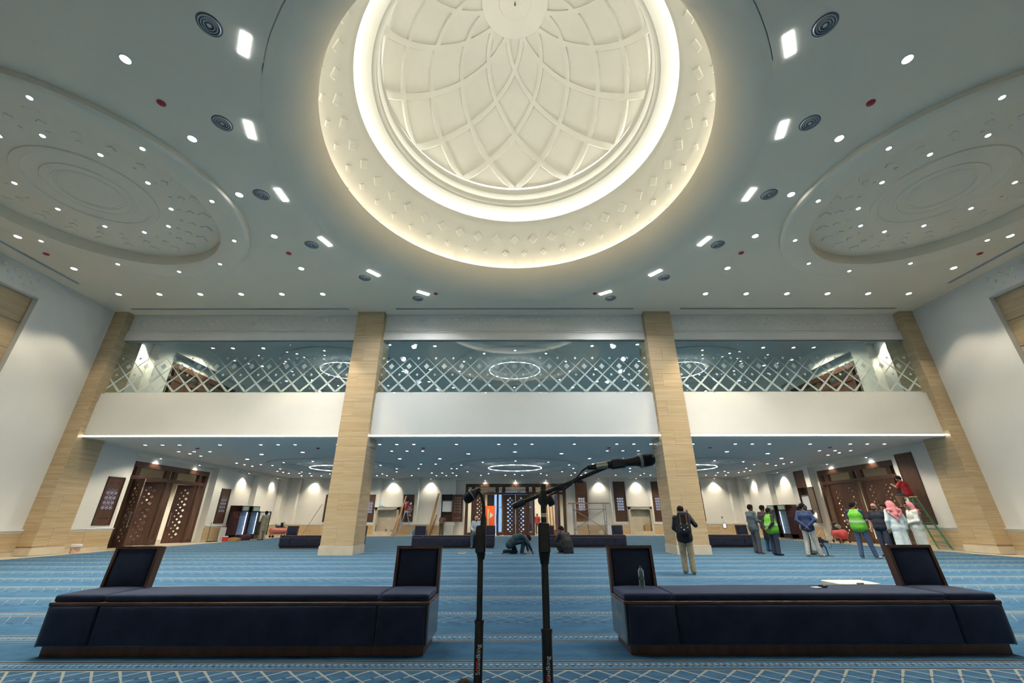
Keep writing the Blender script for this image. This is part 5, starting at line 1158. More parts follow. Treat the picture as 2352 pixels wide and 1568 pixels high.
def nets(prims, vox, k=0.03, fold=0.0, cut=None):
    lo = np.min([np.minimum(q[1] - max(q[3], q[4]), q[2] - max(q[3], q[4])) if q[0] == 'c' else q[1] - q[2] for q in prims], 0) - 2.5 * vox
    hi = np.max([np.maximum(q[1] + max(q[3], q[4]), q[2] + max(q[3], q[4])) if q[0] == 'c' else q[1] + q[2] for q in prims], 0) + 2.5 * vox
    n = np.ceil((hi - lo) / vox).astype(int) + 1
    gx, gy, gz = np.meshgrid(*[lo[i] + vox * np.arange(n[i]) for i in range(3)], indexing='ij')
    pts = np.stack([gx.ravel(), gy.ravel(), gz.ravel()], 1)
    D, _ = field(prims, pts, k)
    if fold: D = D + fold * (np.sin(pts[:, 2] * 55 + 4 * np.sin(pts[:, 0] * 19 + 1) + 3 * np.sin(pts[:, 1] * 23)) + 0.8 * np.sin(pts[:, 0] * 75 + pts[:, 2] * 18 + 2 * np.sin(pts[:, 1] * 40)))
    if cut is not None:
        for (nv, off) in cut: D = np.maximum(D, pts @ np.array(nv) - off)
    D = D.reshape(n); S_ = D < 0
    cs = tuple(n - 1); acc = np.zeros(cs + (3,)); cnt = np.zeros(cs)
    edges = []
    for ax in range(3):
        s0 = [slice(None)] * 3; s1 = [slice(None)] * 3; s0[ax] = slice(0, -1); s1[ax] = slice(1, None)
        A, B = D[tuple(s0)], D[tuple(s1)]; X = S_[tuple(s0)] != S_[tuple(s1)]
        idx = np.argwhere(X)
        if len(idx) == 0: continue
        t = (A[X] / (A[X] - B[X])); pos = idx.astype(float); pos[:, ax] += t
        flip = S_[tuple(s0)][X]
        edges.append((ax, idx, flip))
        o1, o2 = [i for i in range(3) if i != ax]
        for d1 in (0, -1):
            for d2 in (0, -1):
                c = idx.copy(); c[:, o1] += d1; c[:, o2] += d2
                ok = np.all((c >= 0) & (c < np.array(cs)), 1)
                np.add.at(acc, tuple(c[ok].T), pos[ok]); np.add.at(cnt, tuple(c[ok].T), 1)
    mask = cnt > 0; vid = -np.ones(cs, int); vid[mask] = np.arange(mask.sum())
    V = acc[mask] / cnt[mask][:, None] * vox + lo
    F = []
    for ax, idx, flip in edges:
        o1, o2 = [(1, 2), (2, 0), (0, 1)][ax]
        q = []
        for d1, d2 in ((0, 0), (-1, 0), (-1, -1), (0, -1)):
            c = idx.copy(); c[:, o1] += d1; c[:, o2] += d2; q.append(vid[tuple(np.clip(c, 0, np.array(cs) - 1).T)])
        q = np.stack(q, 1); q[~flip] = q[~flip][:, ::-1]; F.append(q)
    F = np.concatenate(F); _, ids = field(prims, V, k)
    return V, F[(F >= 0).all(1)], ids
def to_mesh(name, parts, mats):
    vs, fs, ms, o = [], [], [], 0
    for V, F, ids in parts:
        vs.append(V); fs.append(F + o); ms.append(ids[F[:, 0]]); o += len(V)
    V = np.concatenate(vs); F = np.concatenate(fs); M_ = np.concatenate(ms).astype(np.int32)
    me = bpy.data.meshes.new(name); me.vertices.add(len(V)); me.vertices.foreach_set('co', V.astype(np.float32).ravel())
    me.loops.add(F.size); me.loops.foreach_set('vertex_index', F.astype(np.int32).ravel()); me.polygons.add(len(F))
    me.polygons.foreach_set('loop_start', np.arange(0, F.size, 4, dtype=np.int32)); me.polygons.foreach_set('loop_total', np.full(len(F), 4, np.int32))
    for m in mats: me.materials.append(m)
    me.polygons.foreach_set('material_index', M_); me.polygons.foreach_set('use_smooth', np.ones(len(F), bool)); me.update(); me.validate()
    return me
def unit(v): v = np.array(v, float); return v / (np.linalg.norm(v) + 1e-9)
def hand_prims(wr, d, n, side, curl):
    """palm, four fingers of unequal length bent at the knuckles, and a thumb leaving the palm's side"""
    wr = np.array(wr, float); d = unit(d); n = unit(np.array(n) - d * (d @ np.array(n))); s = np.cross(d, n) * side
    pr = [C_(wr - d * .02, wr + d * .02, .024, .026)]
    for q in (-.022, -.007, .008, .022): pr.append(C_(wr + d * .015 + s * q * .7, wr + d * .085 + s * q, .015, .0125))
    for q, L in ((-.026, .056), (-.009, .072), (.009, .078), (.026, .068)):
        a = wr + d * .088 + s * q; d1 = unit(d * math.cos(curl * .5) + n * math.sin(curl * .5)); d2 = unit(d * math.cos(curl * 1.5) + n * math.sin(curl * 1.5))
        b = a + d1 * L * .5; c = b + d2 * L * .5; pr += [C_(a, b, .0098, .0090), C_(b, c, .0090, .0075)]
    a = wr + d * .025 + s * .028; b = a + unit(d * .6 + s * .8 + n * .25) * .045; c = b + unit(d + n * .5 + s * .1) * .035
    return pr + [C_(a, b, .014, .0115), C_(b, c, .0115, .009)]
PEOPLE = 0
def person(label, loc, rz=0.0, sc_=1.0, pose=None, skin=(0.30, 0.165, 0.10), hair=(0.012, 0.009, 0.008), top=None, bottom=None, shoe=None, look=(0, 1, 0), vox=0.015, bald=False, beard=True, belly=0.0, extras=(), curl=0.5, hand=None):
    J = dict(head=(0, .03, 1.60), neck=(0, 0, 1.45), chest=(0, 0, 1.29), waist=(0, 0, 1.08), pelvis=(0, 0, .94))
    for s, c in ((1, 'R'), (-1, 'L')):
        J.update({'sh' + c: (s * .178, -.005, 1.405), 'el' + c: (s * .235, -.03, 1.13), 'wr' + c: (s * .245, .03, .89), 'hip' + c: (s * .09, 0, .92), 'kn' + c: (s * .10, .02, .50), 'an' + c: (s * .10, -.02, .085), 'toe' + c: (s * .125, .15, .03)})
    J.update(pose or {}); J = {k_: np.array(v, float) for k_, v in J.items()}
    root = thing('person', label, 'person', loc, rz); root.scale = (sc_,) * 3
    X = np.array((1., 0, 0)); hd = J['head']; lk = unit(look); up = unit(hd - J['neck'] + np.array((0, 0, .04))); lk = unit(lk - up * (lk @ up)); sx = np.cross(lk, up)
    sw = unit(J['shR'] - J['shL']); pw = unit(J['hipR'] - J['hipL'])
    B = [C_(J['neck'] - up * .06, hd, .056, .055), C_(J['chest'] - sw * .075, J['chest'] + sw * .075, .11, .11), C_(J['shL'], J['shR'], .06, .06), C_(J['waist'] - sw * .055, J['waist'] + sw * .055, .105 + belly, .105 + belly), C_(J['pelvis'] - pw * .06, J['pelvis'] + pw * .06, .112, .112)]
    for q in (-1, 1): B += [C_(J['chest'] + sw * q * .07, J['waist'] + sw * q * .055, .105, .102 + belly), C_(J['waist'] + sw * q * .055, J['pelvis'] + pw * q * .06, .102 + belly, .11)]
    for c in 'RL':
        B += [C_(J['sh' + c], J['el' + c], .054, .041), C_(J['el' + c], J['wr' + c], .041, .027), C_(J['hip' + c], J['kn' + c], .083, .056), C_(J['kn' + c], J['an' + c] + (J['kn' + c] - J['an' + c]) * .55, .055, .052), C_(J['kn' + c], J['an' + c], .052, .036),
              C_(J['an' + c], J['toe' + c] * .75 + J['an' + c] * .25 - np.array((0, 0, .012)), .036, .032), C_(J['an' + c] * .3 + J['toe' + c] * .7 - np.array((0, 0, .01)), J['toe' + c], .034, .026)]
    parts = [nets(B, vox, .035)]
    def hp(x, y, z): return hd + sx * x + lk * y + up * z
    Hd = [E_(hd, (.083, .088, .105)), E_(hp(0, .012, .03), (.078, .088, .085)), C_(hp(0, .03, -.06), hp(0, .055, -.088), .052, .036, 2 if beard else 0), C_(hp(-.03, .01, -.05), hp(.03, .01, -.05), .045, .045, 2 if beard else 0), C_(hp(0, .085, .012), hp(0, .112, -.022), .010, .015), C_(hp(-.017, .098, -.027), hp(.017, .098, -.027), .009, .009),
          C_(hp(-.02, .092, -.054), hp(.02, .092, -.054), .0085, .0085, 3), C_(hp(-.05, .082, .034), hp(-.018, .092, .036), .008, .008, 1), C_(hp(.018, .092, .036), hp(.05, .082, .034), .008, .008, 1), C_(hp(-.032, .083, .014), hp(-.03, .083, .014), .012, .012, 1), C_(hp(.032, .083, .014), hp(.03, .083, .014), .012, .012, 1),
          C_(hp(.083, -.005, .02), hp(.086, -.008, -.02), .014, .011), C_(hp(-.083, -.005, .02), hp(-.086, -.008, -.02), .014, .011), C_(hp(0, -.01, -.06), J['neck'], .058, .056)]
    parts.append(nets(Hd, vox * .6, .014))
    for c, s in (('R', 1), ('L', -1)):
        hh = (hand or {}).get(c, (J['wr' + c] - J['el' + c], np.array((-s * .8, .5, 0)))); parts.append(nets(hand_prims(J['wr' + c], hh[0], hh[1], s, curl), .0075 if vox < .018 else .010, .010))
    SK = P('skin_%d' % (hash(skin) % 9999), skin, 0.5, var=0.06, scale=12); HR = P('hair_%d' % (hash(hair) % 9999), hair, 0.85, var=0.3, scale=60, bump=0.3, spec=0.15)
    obj('body', to_mesh('body', parts, [SK, P('eye_dark', (0.02, 0.015, 0.012), 0.3), HR, P('lips_%d' % (hash(skin) % 9999), tuple(v * .7 for v in skin), 0.5)]), None, root)
    if not bald:
        hr = [E_(hp(0, -.018, .032), (.090, .098, .098)), E_(hp(0, .02, .07), (.078, .075, .06)), C_(hp(-.07, -.01, .0), hp(.07, -.01, .0), .03, .03), E_(hp(0, -.055, -.01), (.07, .055, .07))]
        if bald != 'no': obj('hair', to_mesh('hair', [nets(hr, vox * .7, .02, .002, [(tuple(lk * .8 - up * .6), float((lk * .8 - up * .6) @ (hd + lk * .055 + up * .028)))])], [HR]), None, root)
    def cloth(nm, prims, mat, fold=.003, k=.04, cut=None, mats=None): return obj(nm, to_mesh(nm, [nets(prims, vox, k, fold, cut)], mats or [mat]), None, root)
    if bottom:
        kind, col, ex = bottom; T = [C_(J['pelvis'] - pw * .06 - np.array((0, 0, .0)), J['pelvis'] + pw * .06, .122 + belly * .6, .122 + belly * .6)]
        if kind == 'trousers':
            for c in 'RL': T += [C_(J['hip' + c], J['kn' + c], .090 + ex * .7, .064 + ex * .8), C_(J['kn' + c], J['an' + c] + np.array((0, 0, .0)), .064 + ex * .8, .052 + ex)]
        cloth('trousers', T, P('trousers_%s' % str(col), col, 0.85, var=0.18, scale=9), .002, .022, [((0, 0, -1), -0.03)])
    if top:
        kind, col, hem = top; ex = .010
        T = [C_(J['chest'] - sw * .075, J['chest'] + sw * .075, .118 + ex, .118 + ex), C_(J['shL'], J['shR'], .058 + ex, .058 + ex), C_(J['waist'] - sw * .055, J['waist'] + sw * .055, .112 + ex + belly, .112 + ex + belly), C_(J['neck'] - up * .05, J['neck'] - up * .01, .062, .060)]
        hv = J['pelvis'] + (J['pelvis'] - J['waist']) * hem
        T.append(C_(J['pelvis'] - pw * .06, J['pelvis'] + pw * .06, .124 + ex + belly * .8, .124 + ex + belly * .8))
        if hem > 0.05: T += [C_(J['pelvis'] - pw * .05, hv - pw * .07, .128 + ex, .13 + ex), C_(J['pelvis'] + pw * .05, hv + pw * .07, .128 + ex, .13 + ex)]
        for q in (-1, 1): T += [C_(J['chest'] + sw * q * .07, J['waist'] + sw * q * .055, .114 + ex, .112 + ex + belly), C_(J['waist'] + sw * q * .055, J['pelvis'] + pw * q * .058, .112 + ex + belly, .122 + ex + belly * .8)]
        for c in 'RL':
            if kind in ('long', 'robe'): T += [C_(J['sh' + c], J['el' + c], .058 + ex, .046 + ex), C_(J['el' + c], J['wr' + c] * .93 + J['el' + c] * .07, .046 + ex, .032 + ex)]
            elif kind == 'short': T += [C_(J['sh' + c], J['sh' + c] * .28 + J['el' + c] * .72, .060 + ex, .057 + ex)]
        if kind == 'robe':
            f = np.array((0, 0, 0.07))
            for c, s in (('R', 1), ('L', -1)): T += [C_(J['pelvis'] + pw * s * .05, J['an' + c] * .9 + f, .135, .125)]
        cloth('shirt' if kind != 'robe' else 'robe', T, P('top_%s' % str(col), col, 0.8, var=0.14, scale=8), .0016, .032)
    if shoe:
        for c in 'RL':
            a, t_ = J['an' + c], J['toe' + c]; g = np.array((0, 0, min(a[2], t_[2])))
            S2 = [C_(a - np.array((0, 0, .035)) , t_ * .6 + a * .4 - np.array((0, 0, .02)), .046, .042), C_(a * .35 + t_ * .65 - np.array((0, 0, .012)), t_ + np.array((0, 0, .005)), .043, .034)]
            obj('shoe', to_mesh('shoe', [nets(S2, .012, .02)], [P('shoe_%s' % str(shoe), shoe, 0.6)]), None, root)
    for ex_ in extras:
        nm, prims, mats, fold, k, cut, zb = ex_(J, sw, pw, up, lk, sx, hp)
        V, F, ids = nets(prims, vox * .9, k, fold, cut)
        if zb is not None: ids = ((V[:, 2] > zb[0]) & (V[:, 2] < zb[1])).astype(int)
        obj(nm, to_mesh(nm, [(V, F, ids)], mats), None, root)
    return root
HIVIS = P('hivis_green', (0.12, 0.43, 0.03), 0.7, var=0.12, scale=10); REFL = P('reflective_band', (0.42, 0.50, 0.42), 0.4)
def vest(J, sw, pw, up, lk, sx, hp):
    T = [C_(J['chest'] - sw * .075, J['chest'] + sw * .075, .142, .142), C_(J['shL'] * .72 + J['shR'] * .28, J['shR'] * .72 + J['shL'] * .28, .084, .084), C_(J['waist'] - sw * .06, J['waist'] + sw * .06, .143 + VB, .143 + VB), C_(J['pelvis'] - pw * .06, J['pelvis'] + pw * .06, .152 + VB, .152 + VB)]
    for q in (-1, 1): T += [C_(J['chest'] + sw * q * .07, J['waist'] + sw * q * .06, .140, .142 + VB), C_(J['waist'] + sw * q * .06, J['pelvis'] + pw * q * .06, .142 + VB, .150 + VB)]
    return 'hivis_vest', T, [HIVIS, REFL], .0015, .04, None, (J['waist'][2] + .0, J['waist'][2] + .055)
VB = 0.0
KEF = None
def keffiyeh_mat():
    m, nt, b = new_mat('keffiyeh'); co = coords(nt); sp = nt.nodes.new('ShaderNodeSeparateXYZ'); nt.links.new(co, sp.inputs[0])
    ch = nt.nodes.new('ShaderNodeTexChecker'); ch.inputs['Scale'].default_value = 90.0; nt.links.new(co, ch.inputs[0])
    c = mixc(nt, S(nt, ch.outputs['Fac']), (0.62, 0.10, 0.14), (0.66, 0.34, 0.36))
    x, z = S(nt, sp.outputs[0]), S(nt, sp.outputs[2]); dz = (z - x.abs() * 0.9)
    st = ((dz - 1.10).abs().lt(0.010)).mx((dz - 1.02).abs().lt(0.007)).mx((dz - 1.18).abs().lt(0.006))
    c = mixc(nt, (dz - 1.06).abs().lt(0.03), c, (0.55, 0.05, 0.08)); c = mixc(nt, st, c, (0.75, 0.72, 0.70))
    nt.links.new(c.k, b.inputs['Base Color']); b.inputs['Roughness'].default_value = 0.85; return m
KEF = keffiyeh_mat()
def keffiyeh(J, sw, pw, up, lk, sx, hp):
    T = [E_(hp(0, -.015, .035), (.105, .115, .105)), E_(hp(0, -.06, -.03), (.10, .075, .12)), C_(hp(-.07, -.04, 0), hp(-.10, -.05, -.2), .045, .06), C_(hp(.07, -.04, 0), hp(.10, -.05, -.2), .045, .06), C_(hp(0, -.06, -.05), J['chest'] - lk * .13, .09, .07),
         C_(J['shR'] - lk * .08 + up * .03, J['shL'] - lk * .08 + up * .03, .055, .055), C_(J['shR'] - lk * .10 - up * .05, J['waist'] - lk * .165 + up * .05, .035, .022), C_(J['shL'] - lk * .10 - up * .05, J['waist'] - lk * .165 + up * .05, .035, .022), C_(J['chest'] - lk * .135, J['waist'] - lk * .165, .05, .02)]
    cv = lk * .95 - up * .32
    return 'headscarf', T, [KEF], .0015, .04, [(tuple(cv), float(cv @ hp(0, .062, .03)))], None
R_ = math.radians
# --- the standing group on the right, and the rest
BK_SKIN, BRN, TAN, FAIR = (0.20, 0.11, 0.075), (0.16, 0.085, 0.055), (0.34, 0.19, 0.12), (0.44, 0.25, 0.17)
person('person in black sweater and beige trousers with backpack, phone at the ear', (4.08, 11.05, 0), R_(-22), 0.865, dict(elR=(.33, .02, 1.22), wrR=(.19, .12, 1.50), elL=(-.25, .06, 1.14), wrL=(-.17, .22, 1.02)), BK_SKIN, (0.012, 0.009, 0.009), ('long', (0.010, 0.010, 0.015), 0.45), ('trousers', (0.36, 0.29, 0.19), 0.022), (0.62, 0.56, 0.46), (.5, 1, -.1), .012, False, False, 0.015, (), .9, {'R': ((-.1, .05, 1), (-1, 0, 0))})
person('man in grey shirt and trousers with hands together, barefoot, facing right', (9.0, 17.0, 0), R_(-80), 0.985, dict(elR=(.24, .02, 1.14), wrR=(.10, .24, 1.10), elL=(-.24, .02, 1.14), wrL=(-.08, .25, 1.12)), BRN, (0.012, .01, .01), ('long', (0.075, 0.105, 0.125), 0.6), ('trousers', (0.062, 0.070, 0.085), 0.02), None, (0, 1, .02), .014)
person('man in purple T-shirt and jeans holding a black case', (10.05, 18.05, 0), R_(-78), 0.985, dict(elR=(.22, -.09, 1.14), wrR=(.12, -.16, .94), elL=(-.22, -.06, 1.13), wrL=(-.16, -.02, .90)), BRN, (0.012, .01, .01), ('short', (0.055, 0.035, 0.045), 0.3), ('trousers', (0.035, 0.10, 0.18), 0.01), (0.012, 0.014, 0.02), (0, 1, .02), .014)
VB = 0.045
person('stout man in green safety vest over black shirt, hands behind his back', (9.3, 16.35, 0), R_(-80), 0.905, dict(elR=(.27, -.13, 1.16), wrR=(.12, -.22, .98), elL=(-.27, -.13, 1.16), wrL=(-.10, -.22, .97)), (0.22, .12, .075), (0.014, .011, .01), ('long', (0.012, 0.012, 0.014), 0.1), ('trousers', (0.022, 0.033, 0.062), 0.03), (0.012, 0.014, 0.02), (0, 1, -.02), .014, False, True, 0.045, (vest,))
VB = 0.01
person('man in navy shirt and pale grey trousers, hands clasped behind him', (10.25, 15.8, 0), R_(-38), 0.985, dict(elR=(.27, -.13, 1.16), wrR=(.04, -.19, .95), elL=(-.27, -.13, 1.16), wrL=(-.03, -.20, .94), knL=(-.13, .02, .5), anL=(-.17, -.05, .085), toeL=(-.21, .1, .03), knR=(.13, .05, .5), anR=(.18, .06, .085), toeR=(.26, .2, .03)), BRN, (0.012, .01, .01), ('long', (0.018, 0.040, 0.115), 0.25), ('trousers', (0.40, 0.38, 0.35), 0.02), (0.60, 0.58, 0.54), (.9, .6, 0), .014)
person('person in white robe half hidden behind the man in navy, one arm raised', (11.22, 17.2, 0), R_(-70), 0.97, dict(elR=(.30, .12, 1.25), wrR=(.22, .30, 1.42), elL=(-.25, .05, 1.14), wrL=(-.15, .2, 1.0)), BRN, (0.012, .01, .01), ('robe', (0.62, 0.68, 0.68), 0.2), None, (0.05, .04, .03), (0, 1, 0), .016)
person('person in black trousers behind the man in navy, face turned aside', (10.74, 16.75, 0), R_(-120), 0.95, None, BRN, (0.012, .01, .01), ('short', (0.35, 0.16, 0.17), 0.1), ('trousers', (0.012, 0.012, 0.016), 0.02), (0.015, .015, .015), (.3, 1, 0), .016)
person('man in green safety vest over navy T-shirt and blue jeans, arm held out', (11.52, 15.1, 0), R_(-55), 1.0, dict(elR=(.25, .02, 1.14), wrR=(.20, .20, .97), elL=(-.24, -.05, 1.13), wrL=(-.2, .05, .92), knL=(-.12, .02, .5), anL=(-.14, -.04, .085), toeL=(-.17, .11, .03), knR=(.14, .06, .5), anR=(.2, .1, .085), toeR=(.28, .24, .03)), TAN, (0.012, .01, .01), ('short', (0.015, 0.025, 0.055), 0.0), ('trousers', (0.045, 0.085, 0.165), 0.012), (0.55, 0.54, 0.52), (.5, 1, -.03), .013, False, True, 0.012, (vest,), .25)
person('bald man with glasses in dark navy polo, facing left', (12.78, 15.75, 0), R_(120), 0.985, dict(elL=(-.30, .0, 1.14), wrL=(-.33, .12, .92), elR=(.27, -.03, 1.13), wrR=(.28, .05, .9)), FAIR, (0.05, .04, .035), ('short', (0.014, 0.018, 0.035), 0.1), ('trousers', (0.03, 0.045, 0.09), 0.012), (0.02, .02, .02), (.3, 1, -.15), .013, True, True, 0.02, (), .6)
person('man in white robe and red headscarf with his back to the viewer', (12.35, 14.55, 0), R_(-8), 1.0, dict(elR=(.26, -.02, 1.13), wrR=(.26, .02, .89), elL=(-.26, -.02, 1.13), wrL=(-.25, .04, .89)), TAN, (0.012, .01, .01), ('robe', (0.62, 0.70, 0.72), 0.2), None, (0.05, .04, .03), (.15, 1, -.1), .013, False, True, 0.01, (keffiyeh,))
person('young man in white robe and red headscarf in profile, facing left', (13.15, 14.75, 0), R_(75), 0.985, dict(elR=(.24, .02, 1.14), wrR=(.06, .20, 1.10), elL=(-.24, .04, 1.14), wrL=(.02, .22, 1.06)), (0.26, .15, .09), (0.012, .01, .01), ('robe', (0.60, 0.62, 0.58), 0.2), None, (0.05, .04, .03), (0, 1, -.12), .013, False, False, 0.0, (keffiyeh,))
person('person in red shirt glimpsed between the two men in headscarves', (13.25, 15.9, 0), R_(100), 0.96, None, TAN, (0.012, .01, .01), ('long', (0.42, 0.045, 0.03), 0.1), ('trousers', (0.05, 0.035, 0.03), 0.01), (0.02, .02, .02), (0, 1, -.1), .016)
SIT = dict(pelvis=(0, 0, .10), waist=(0, .03, .25), chest=(0, .07, .46), neck=(0, .12, .61), head=(0, .18, .75), shR=(.178, .09, .57), shL=(-.178, .09, .57), hipR=(.09, .02, .08), hipL=(-.09, .02, .08))
person('man in red T-shirt sitting on top of the green ladder', (17.40, 19.3, 2.085), R_(20), 1.0, dict(SIT, knR=(.13, .42, .02), anR=(.13, .36, -.40), toeR=(.14, .5, -.45), knL=(-.13, .40, 0), anL=(-.14, .34, -.41), toeL=(-.15, .48, -.46), elR=(.23, .24, .38), wrR=(.12, .42, .48), elL=(-.23, .24, .38), wrL=(-.1, .44, .5)), TAN, (0.02, .014, .012), ('short', (0.36, 0.012, 0.018), 0.0), ('trousers', (0.022, 0.035, 0.075), 0.012), (0.03, .03, .03), (.2, 1, -.1), .014)
person('man in red shirt hunched on top of the silver ladder', (-8.33, 34.55, 1.81), R_(-70), 0.95, dict(SIT, head=(0, .25, .70), neck=(0, .17, .58), knR=(.12, .42, .08), anR=(.12, .28, -.32), toeR=(.13, .42, -.38), knL=(-.12, .42, .06), anL=(-.13, .28, -.33), toeL=(-.14, .42, -.39), elR=(.2, .28, .38), wrR=(.1, .46, .28), elL=(-.2, .28, .38), wrL=(-.08, .46, .34)), TAN, (0.03, .02, .018), ('long', (0.45, 0.03, 0.05), 0.0), ('trousers', (0.27, 0.22, 0.16), 0.02), (0.4, .38, .25), (0, 1, -.3), .02)
person('man in brown shirt and green trousers bending into the open wall cabinet', (-5.5, 34.6, -0.012), R_(0), 0.96, dict(pelvis=(0, -.06, .95), waist=(0, -.03, 1.06), chest=(0, .14, 1.24), neck=(0, .27, 1.34), head=(.02, .38, 1.40), shR=(.178, .22, 1.30), shL=(-.178, .22, 1.30), elR=(.24, .38, 1.12), wrR=(.2, .5, 1.25), elL=(-.24, .38, 1.12), wrL=(-.15, .52, 1.2), hipR=(.09, -.06, .92), hipL=(-.09, -.06, .92)), TAN, (0.02, .02, .02), ('long', (0.13, 0.065, 0.05), 0.0), ('trousers', (0.075, 0.085, 0.05), 0.018), (0.3, .2, .15), (0, 1, -.4), .02)
SITB = dict(pelvis=(0, -.02, .60), waist=(0, .0, .76), chest=(0, .04, .98), neck=(0, .07, 1.13), head=(0, .13, 1.27), shR=(.178, .06, 1.09), shL=(-.178, .06, 1.09), hipR=(.09, .0, .58), hipL=(-.09, .0, .58), knR=(.12, .42, .56), knL=(-.12, .42, .54), anR=(.12, .44, .1), anL=(-.12, .40, .1), toeR=(.13, .58, .03), toeL=(-.13, .55, .03), elR=(.25, .14, .84), wrR=(.08, .32, .74), elL=(-.25, .14, .84), wrL=(-.06, .32, .73))
person('bald bearded man in light blue shirt sitting on the far bench, head bowed', (-1.72, 20.72, 0), R_(172), 0.97, SITB, FAIR, (0.03, .025, .02), ('long', (0.36, 0.47, 0.57), 0.0), ('trousers', (0.06, 0.10, 0.15), 0.012), (0.05, .05, .05), (0, 1, -.55), .014, True, True, 0.02)
KNEEL = dict(pelvis=(0, -.13, .40), waist=(0, .0, .52), chest=(0, .20, .58), neck=(0, .36, .56), head=(0, .47, .52), shR=(.178, .30, .56), shL=(-.178, .30, .56), hipR=(.09, -.13, .38), hipL=(-.09, -.13, .38), knR=(.13, .30, .44), anR=(.13, .22, .08), toeR=(.14, .37, .035), knL=(-.12, .02, .06), anL=(-.11, -.40, .08), toeL=(-.11, -.50, .03), elR=(.24, .46, .34), wrR=(.2, .58, .12), elL=(-.2, .46, .32), wrL=(-.12, .5, .1))
person('kneeling man in teal robe leaning down to the carpet', (0.02, 17.2, 0), R_(-82), 1.0, KNEEL, (0.32, .18, .12), (0.012, .01, .01), ('long', (0.006, 0.030, 0.046), 0.75), ('trousers', (0.006, 0.021, 0.032), 0.02), None, (0, 1, -.8), .014, False, True, 0.02, (), .3)
SQ = dict(pelvis=(0, -.10, .20), waist=(0, -.06, .36), chest=(0, .06, .54), neck=(0, .15, .67), head=(-.03, .22, .78), shR=(.178, .11, .62), shL=(-.178, .11, .62), hipR=(.1, -.08, .2), hipL=(-.1, -.08, .2), knR=(.22, .30, .34), anR=(.16, .1, .08), toeR=(.19, .25, .03), knL=(-.22, .30, .34), anL=(-.16, .1, .08), toeL=(-.19, .25, .03), elR=(.25, .24, .42), wrR=(.12, .40, .36), elL=(-.25, .24, .42), wrL=(-.14, .40, .34))
person('man in black robe squatting on the carpet beside the kneeling man', (1.95, 17.5, 0), R_(28), 1.04, SQ, TAN, (0.012, .01, .01), ('long', (0.007, 0.0075, 0.010), 1.0), ('trousers', (0.006, 0.0065, 0.009), 0.03), None, (-.3, 1, -.2), .014, False, True, 0.03)
person('man in red shirt standing in the lobby beyond the far doors', (2.1, 38.6, -0.012), R_(170), 0.95, None, TAN, (0.2, .2, .2), ('short', (0.40, 0.04, 0.055), 0.1), ('trousers', (0.11, 0.10, 0.085), 0.01), (0.03, .03, .03), (0, 1, 0), .022)
person('man in long beige tunic holding papers beside the open cooler', (-16.0, 28.9, 0), R_(62), 0.985, dict(elR=(.23, .12, 1.14), wrR=(.10, .32, 1.12), elL=(-.23, .12, 1.14), wrL=(-.08, .34, 1.22)), (0.09, .05, .035), (0.012, .01, .01), ('long', (0.33, 0.29, 0.22), 2.6), ('trousers', (0.32, 0.28, 0.21), 0.03), (0.22, .09, .07), (0, 1, -.2), .018)
# --- what they carry
bp = thing('backpack', 'dark grey backpack with tan leather straps worn by the person in black', 'backpack', (4.045, 10.86, 0.875), R_(-22))
me = soft(0.29, 0.17, 0.42, 0.06, 4, 0, 'pack_body'); CANV = P('pack_canvas', (0.022, 0.020, 0.021), 0.8, var=0.2, scale=40); me.materials.append(CANV); obj('pack_body', me, None, bp, (0, -0.03, 0))
me = soft(0.26, 0.19, 0.12, 0.05, 4, 0.02, 'pack_lid'); me.materials.append(CANV); obj('pack_lid', me, None, bp, (0, -0.03, 0.35))
me = soft(0.22, 0.07, 0.17, 0.025, 3, 0, 'front_pocket'); me.materials.append(CANV); obj('front_pocket', me, None, bp, (0, -0.125, 0.03))
TANL = P('tan_leather', (0.30, 0.115, 0.04), 0.5)
for s in (-1, 1):
    st = MB().cbox((s * .07 - .011, -.155, .06), (s * .07 + .011, -.145, .42), .002).build('leather_strap', TANL, bp); MB().cbox((s * .07 - .015, -.163, .2), (s * .07 + .015, -.155, .235), .002).cbox((s * .07 - .015, -.163, .12), (s * .07 + .015, -.155, .145), .002).build('buckle', METAL, st)
    MB().tube([(s * .09, .05, .42), (s * .10, .13, .50), (s * .11, .24, .42), (s * .11, .26, .25)], .018, 8).build('shoulder_strap', CANV, bp, True)
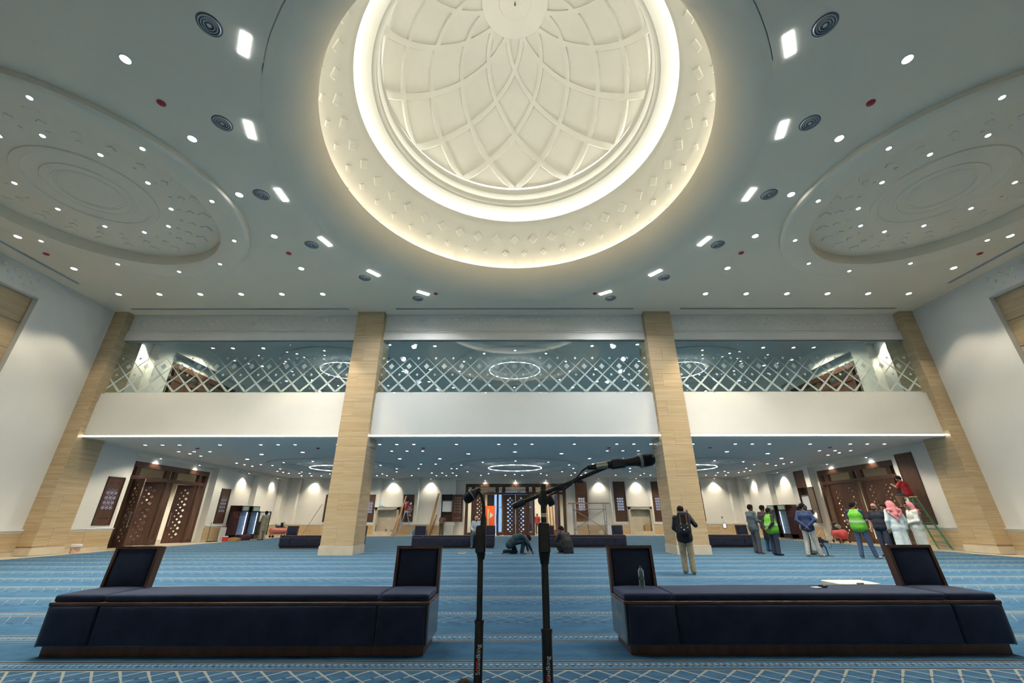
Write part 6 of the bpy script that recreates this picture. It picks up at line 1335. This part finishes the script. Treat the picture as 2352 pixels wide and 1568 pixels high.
MB().box((-.03, -.164, .07), (.0, -.16, .10)).build('pack_label', ACW, bp)
ph = thing('phone', 'grey mobile phone held to the ear', 'phone', (4.175, 11.19, 1.315), R_(-30)); ph.rotation_euler = (0.3, 0.25, R_(-40)); MB().cbox((-.034, -.005, -.07), (.034, .005, .07), .003).build('phone_body', P('phone_grey', (0.25, 0.25, 0.27), 0.3), ph); MB().box((-.028, -.0065, -.055), (.028, -.0052, .055)).build('phone_screen', BLACK, ph)
cs_ = thing('instrument_case', 'black shoulder case hanging behind the man in purple', 'case', (9.93, 17.93, 0.42), 0.3); me = soft(0.2, 0.1, 0.4, 0.04, 3, 0, 'case_body'); me.materials.append(BLACK); obj('case_body', me, None, cs_); MB().tube([(-.05, 0, .38), (-.03, 0, .52), (.04, 0, .52), (.05, 0, .38)], .012, 8).build('case_handle', BLACK, cs_, True)
pp = thing('paper_sheet', 'white sheet and brush held by the man in beige tunic', 'papers', (-16.32, 29.06, 1.14), 1.0); MB().cbox((-.12, -.08, 0), (.12, .08, .006), .001).build('sheet', ACW, pp); MB().cbox((-.02, -.02, .01), (.2, .02, .04), .006).build('brush', DKWOOD, pp)
gs = thing('eyeglasses', 'thin dark glasses on the bald man in navy polo', 'glasses', (12.78, 15.75, 0), R_(120)); gs.scale = (.985,) * 3
lk_ = unit(unit((.3, 1, -.15)) * 1.0); sx_ = np.cross(lk_, (0, 0, 1)); hc = np.array((0, .03, 1.615))
gm = MB()
for s in (-1, 1):
    c0 = Vector(hc + lk_ * .108 + sx_ * s * .034); ring = [c0 + Vector(sx_) * (.024 * math.cos(a)) + Vector((0, 0, 1)) * (.017 * math.sin(a)) for a in [2 * PI * i / 12 for i in range(13)]]
    gm.tube(ring, .0025, 6); gm.tube([c0 + Vector(sx_) * s * .024, Vector(hc + sx_ * s * .088 + lk_ * .0)], .0025, 6)
gm.tube([Vector(hc + lk_ * .112 - sx_ * .01), Vector(hc + lk_ * .112 + sx_ * .01)], .0025, 6); gm.build('glasses_frame', BLACK, gs, True)
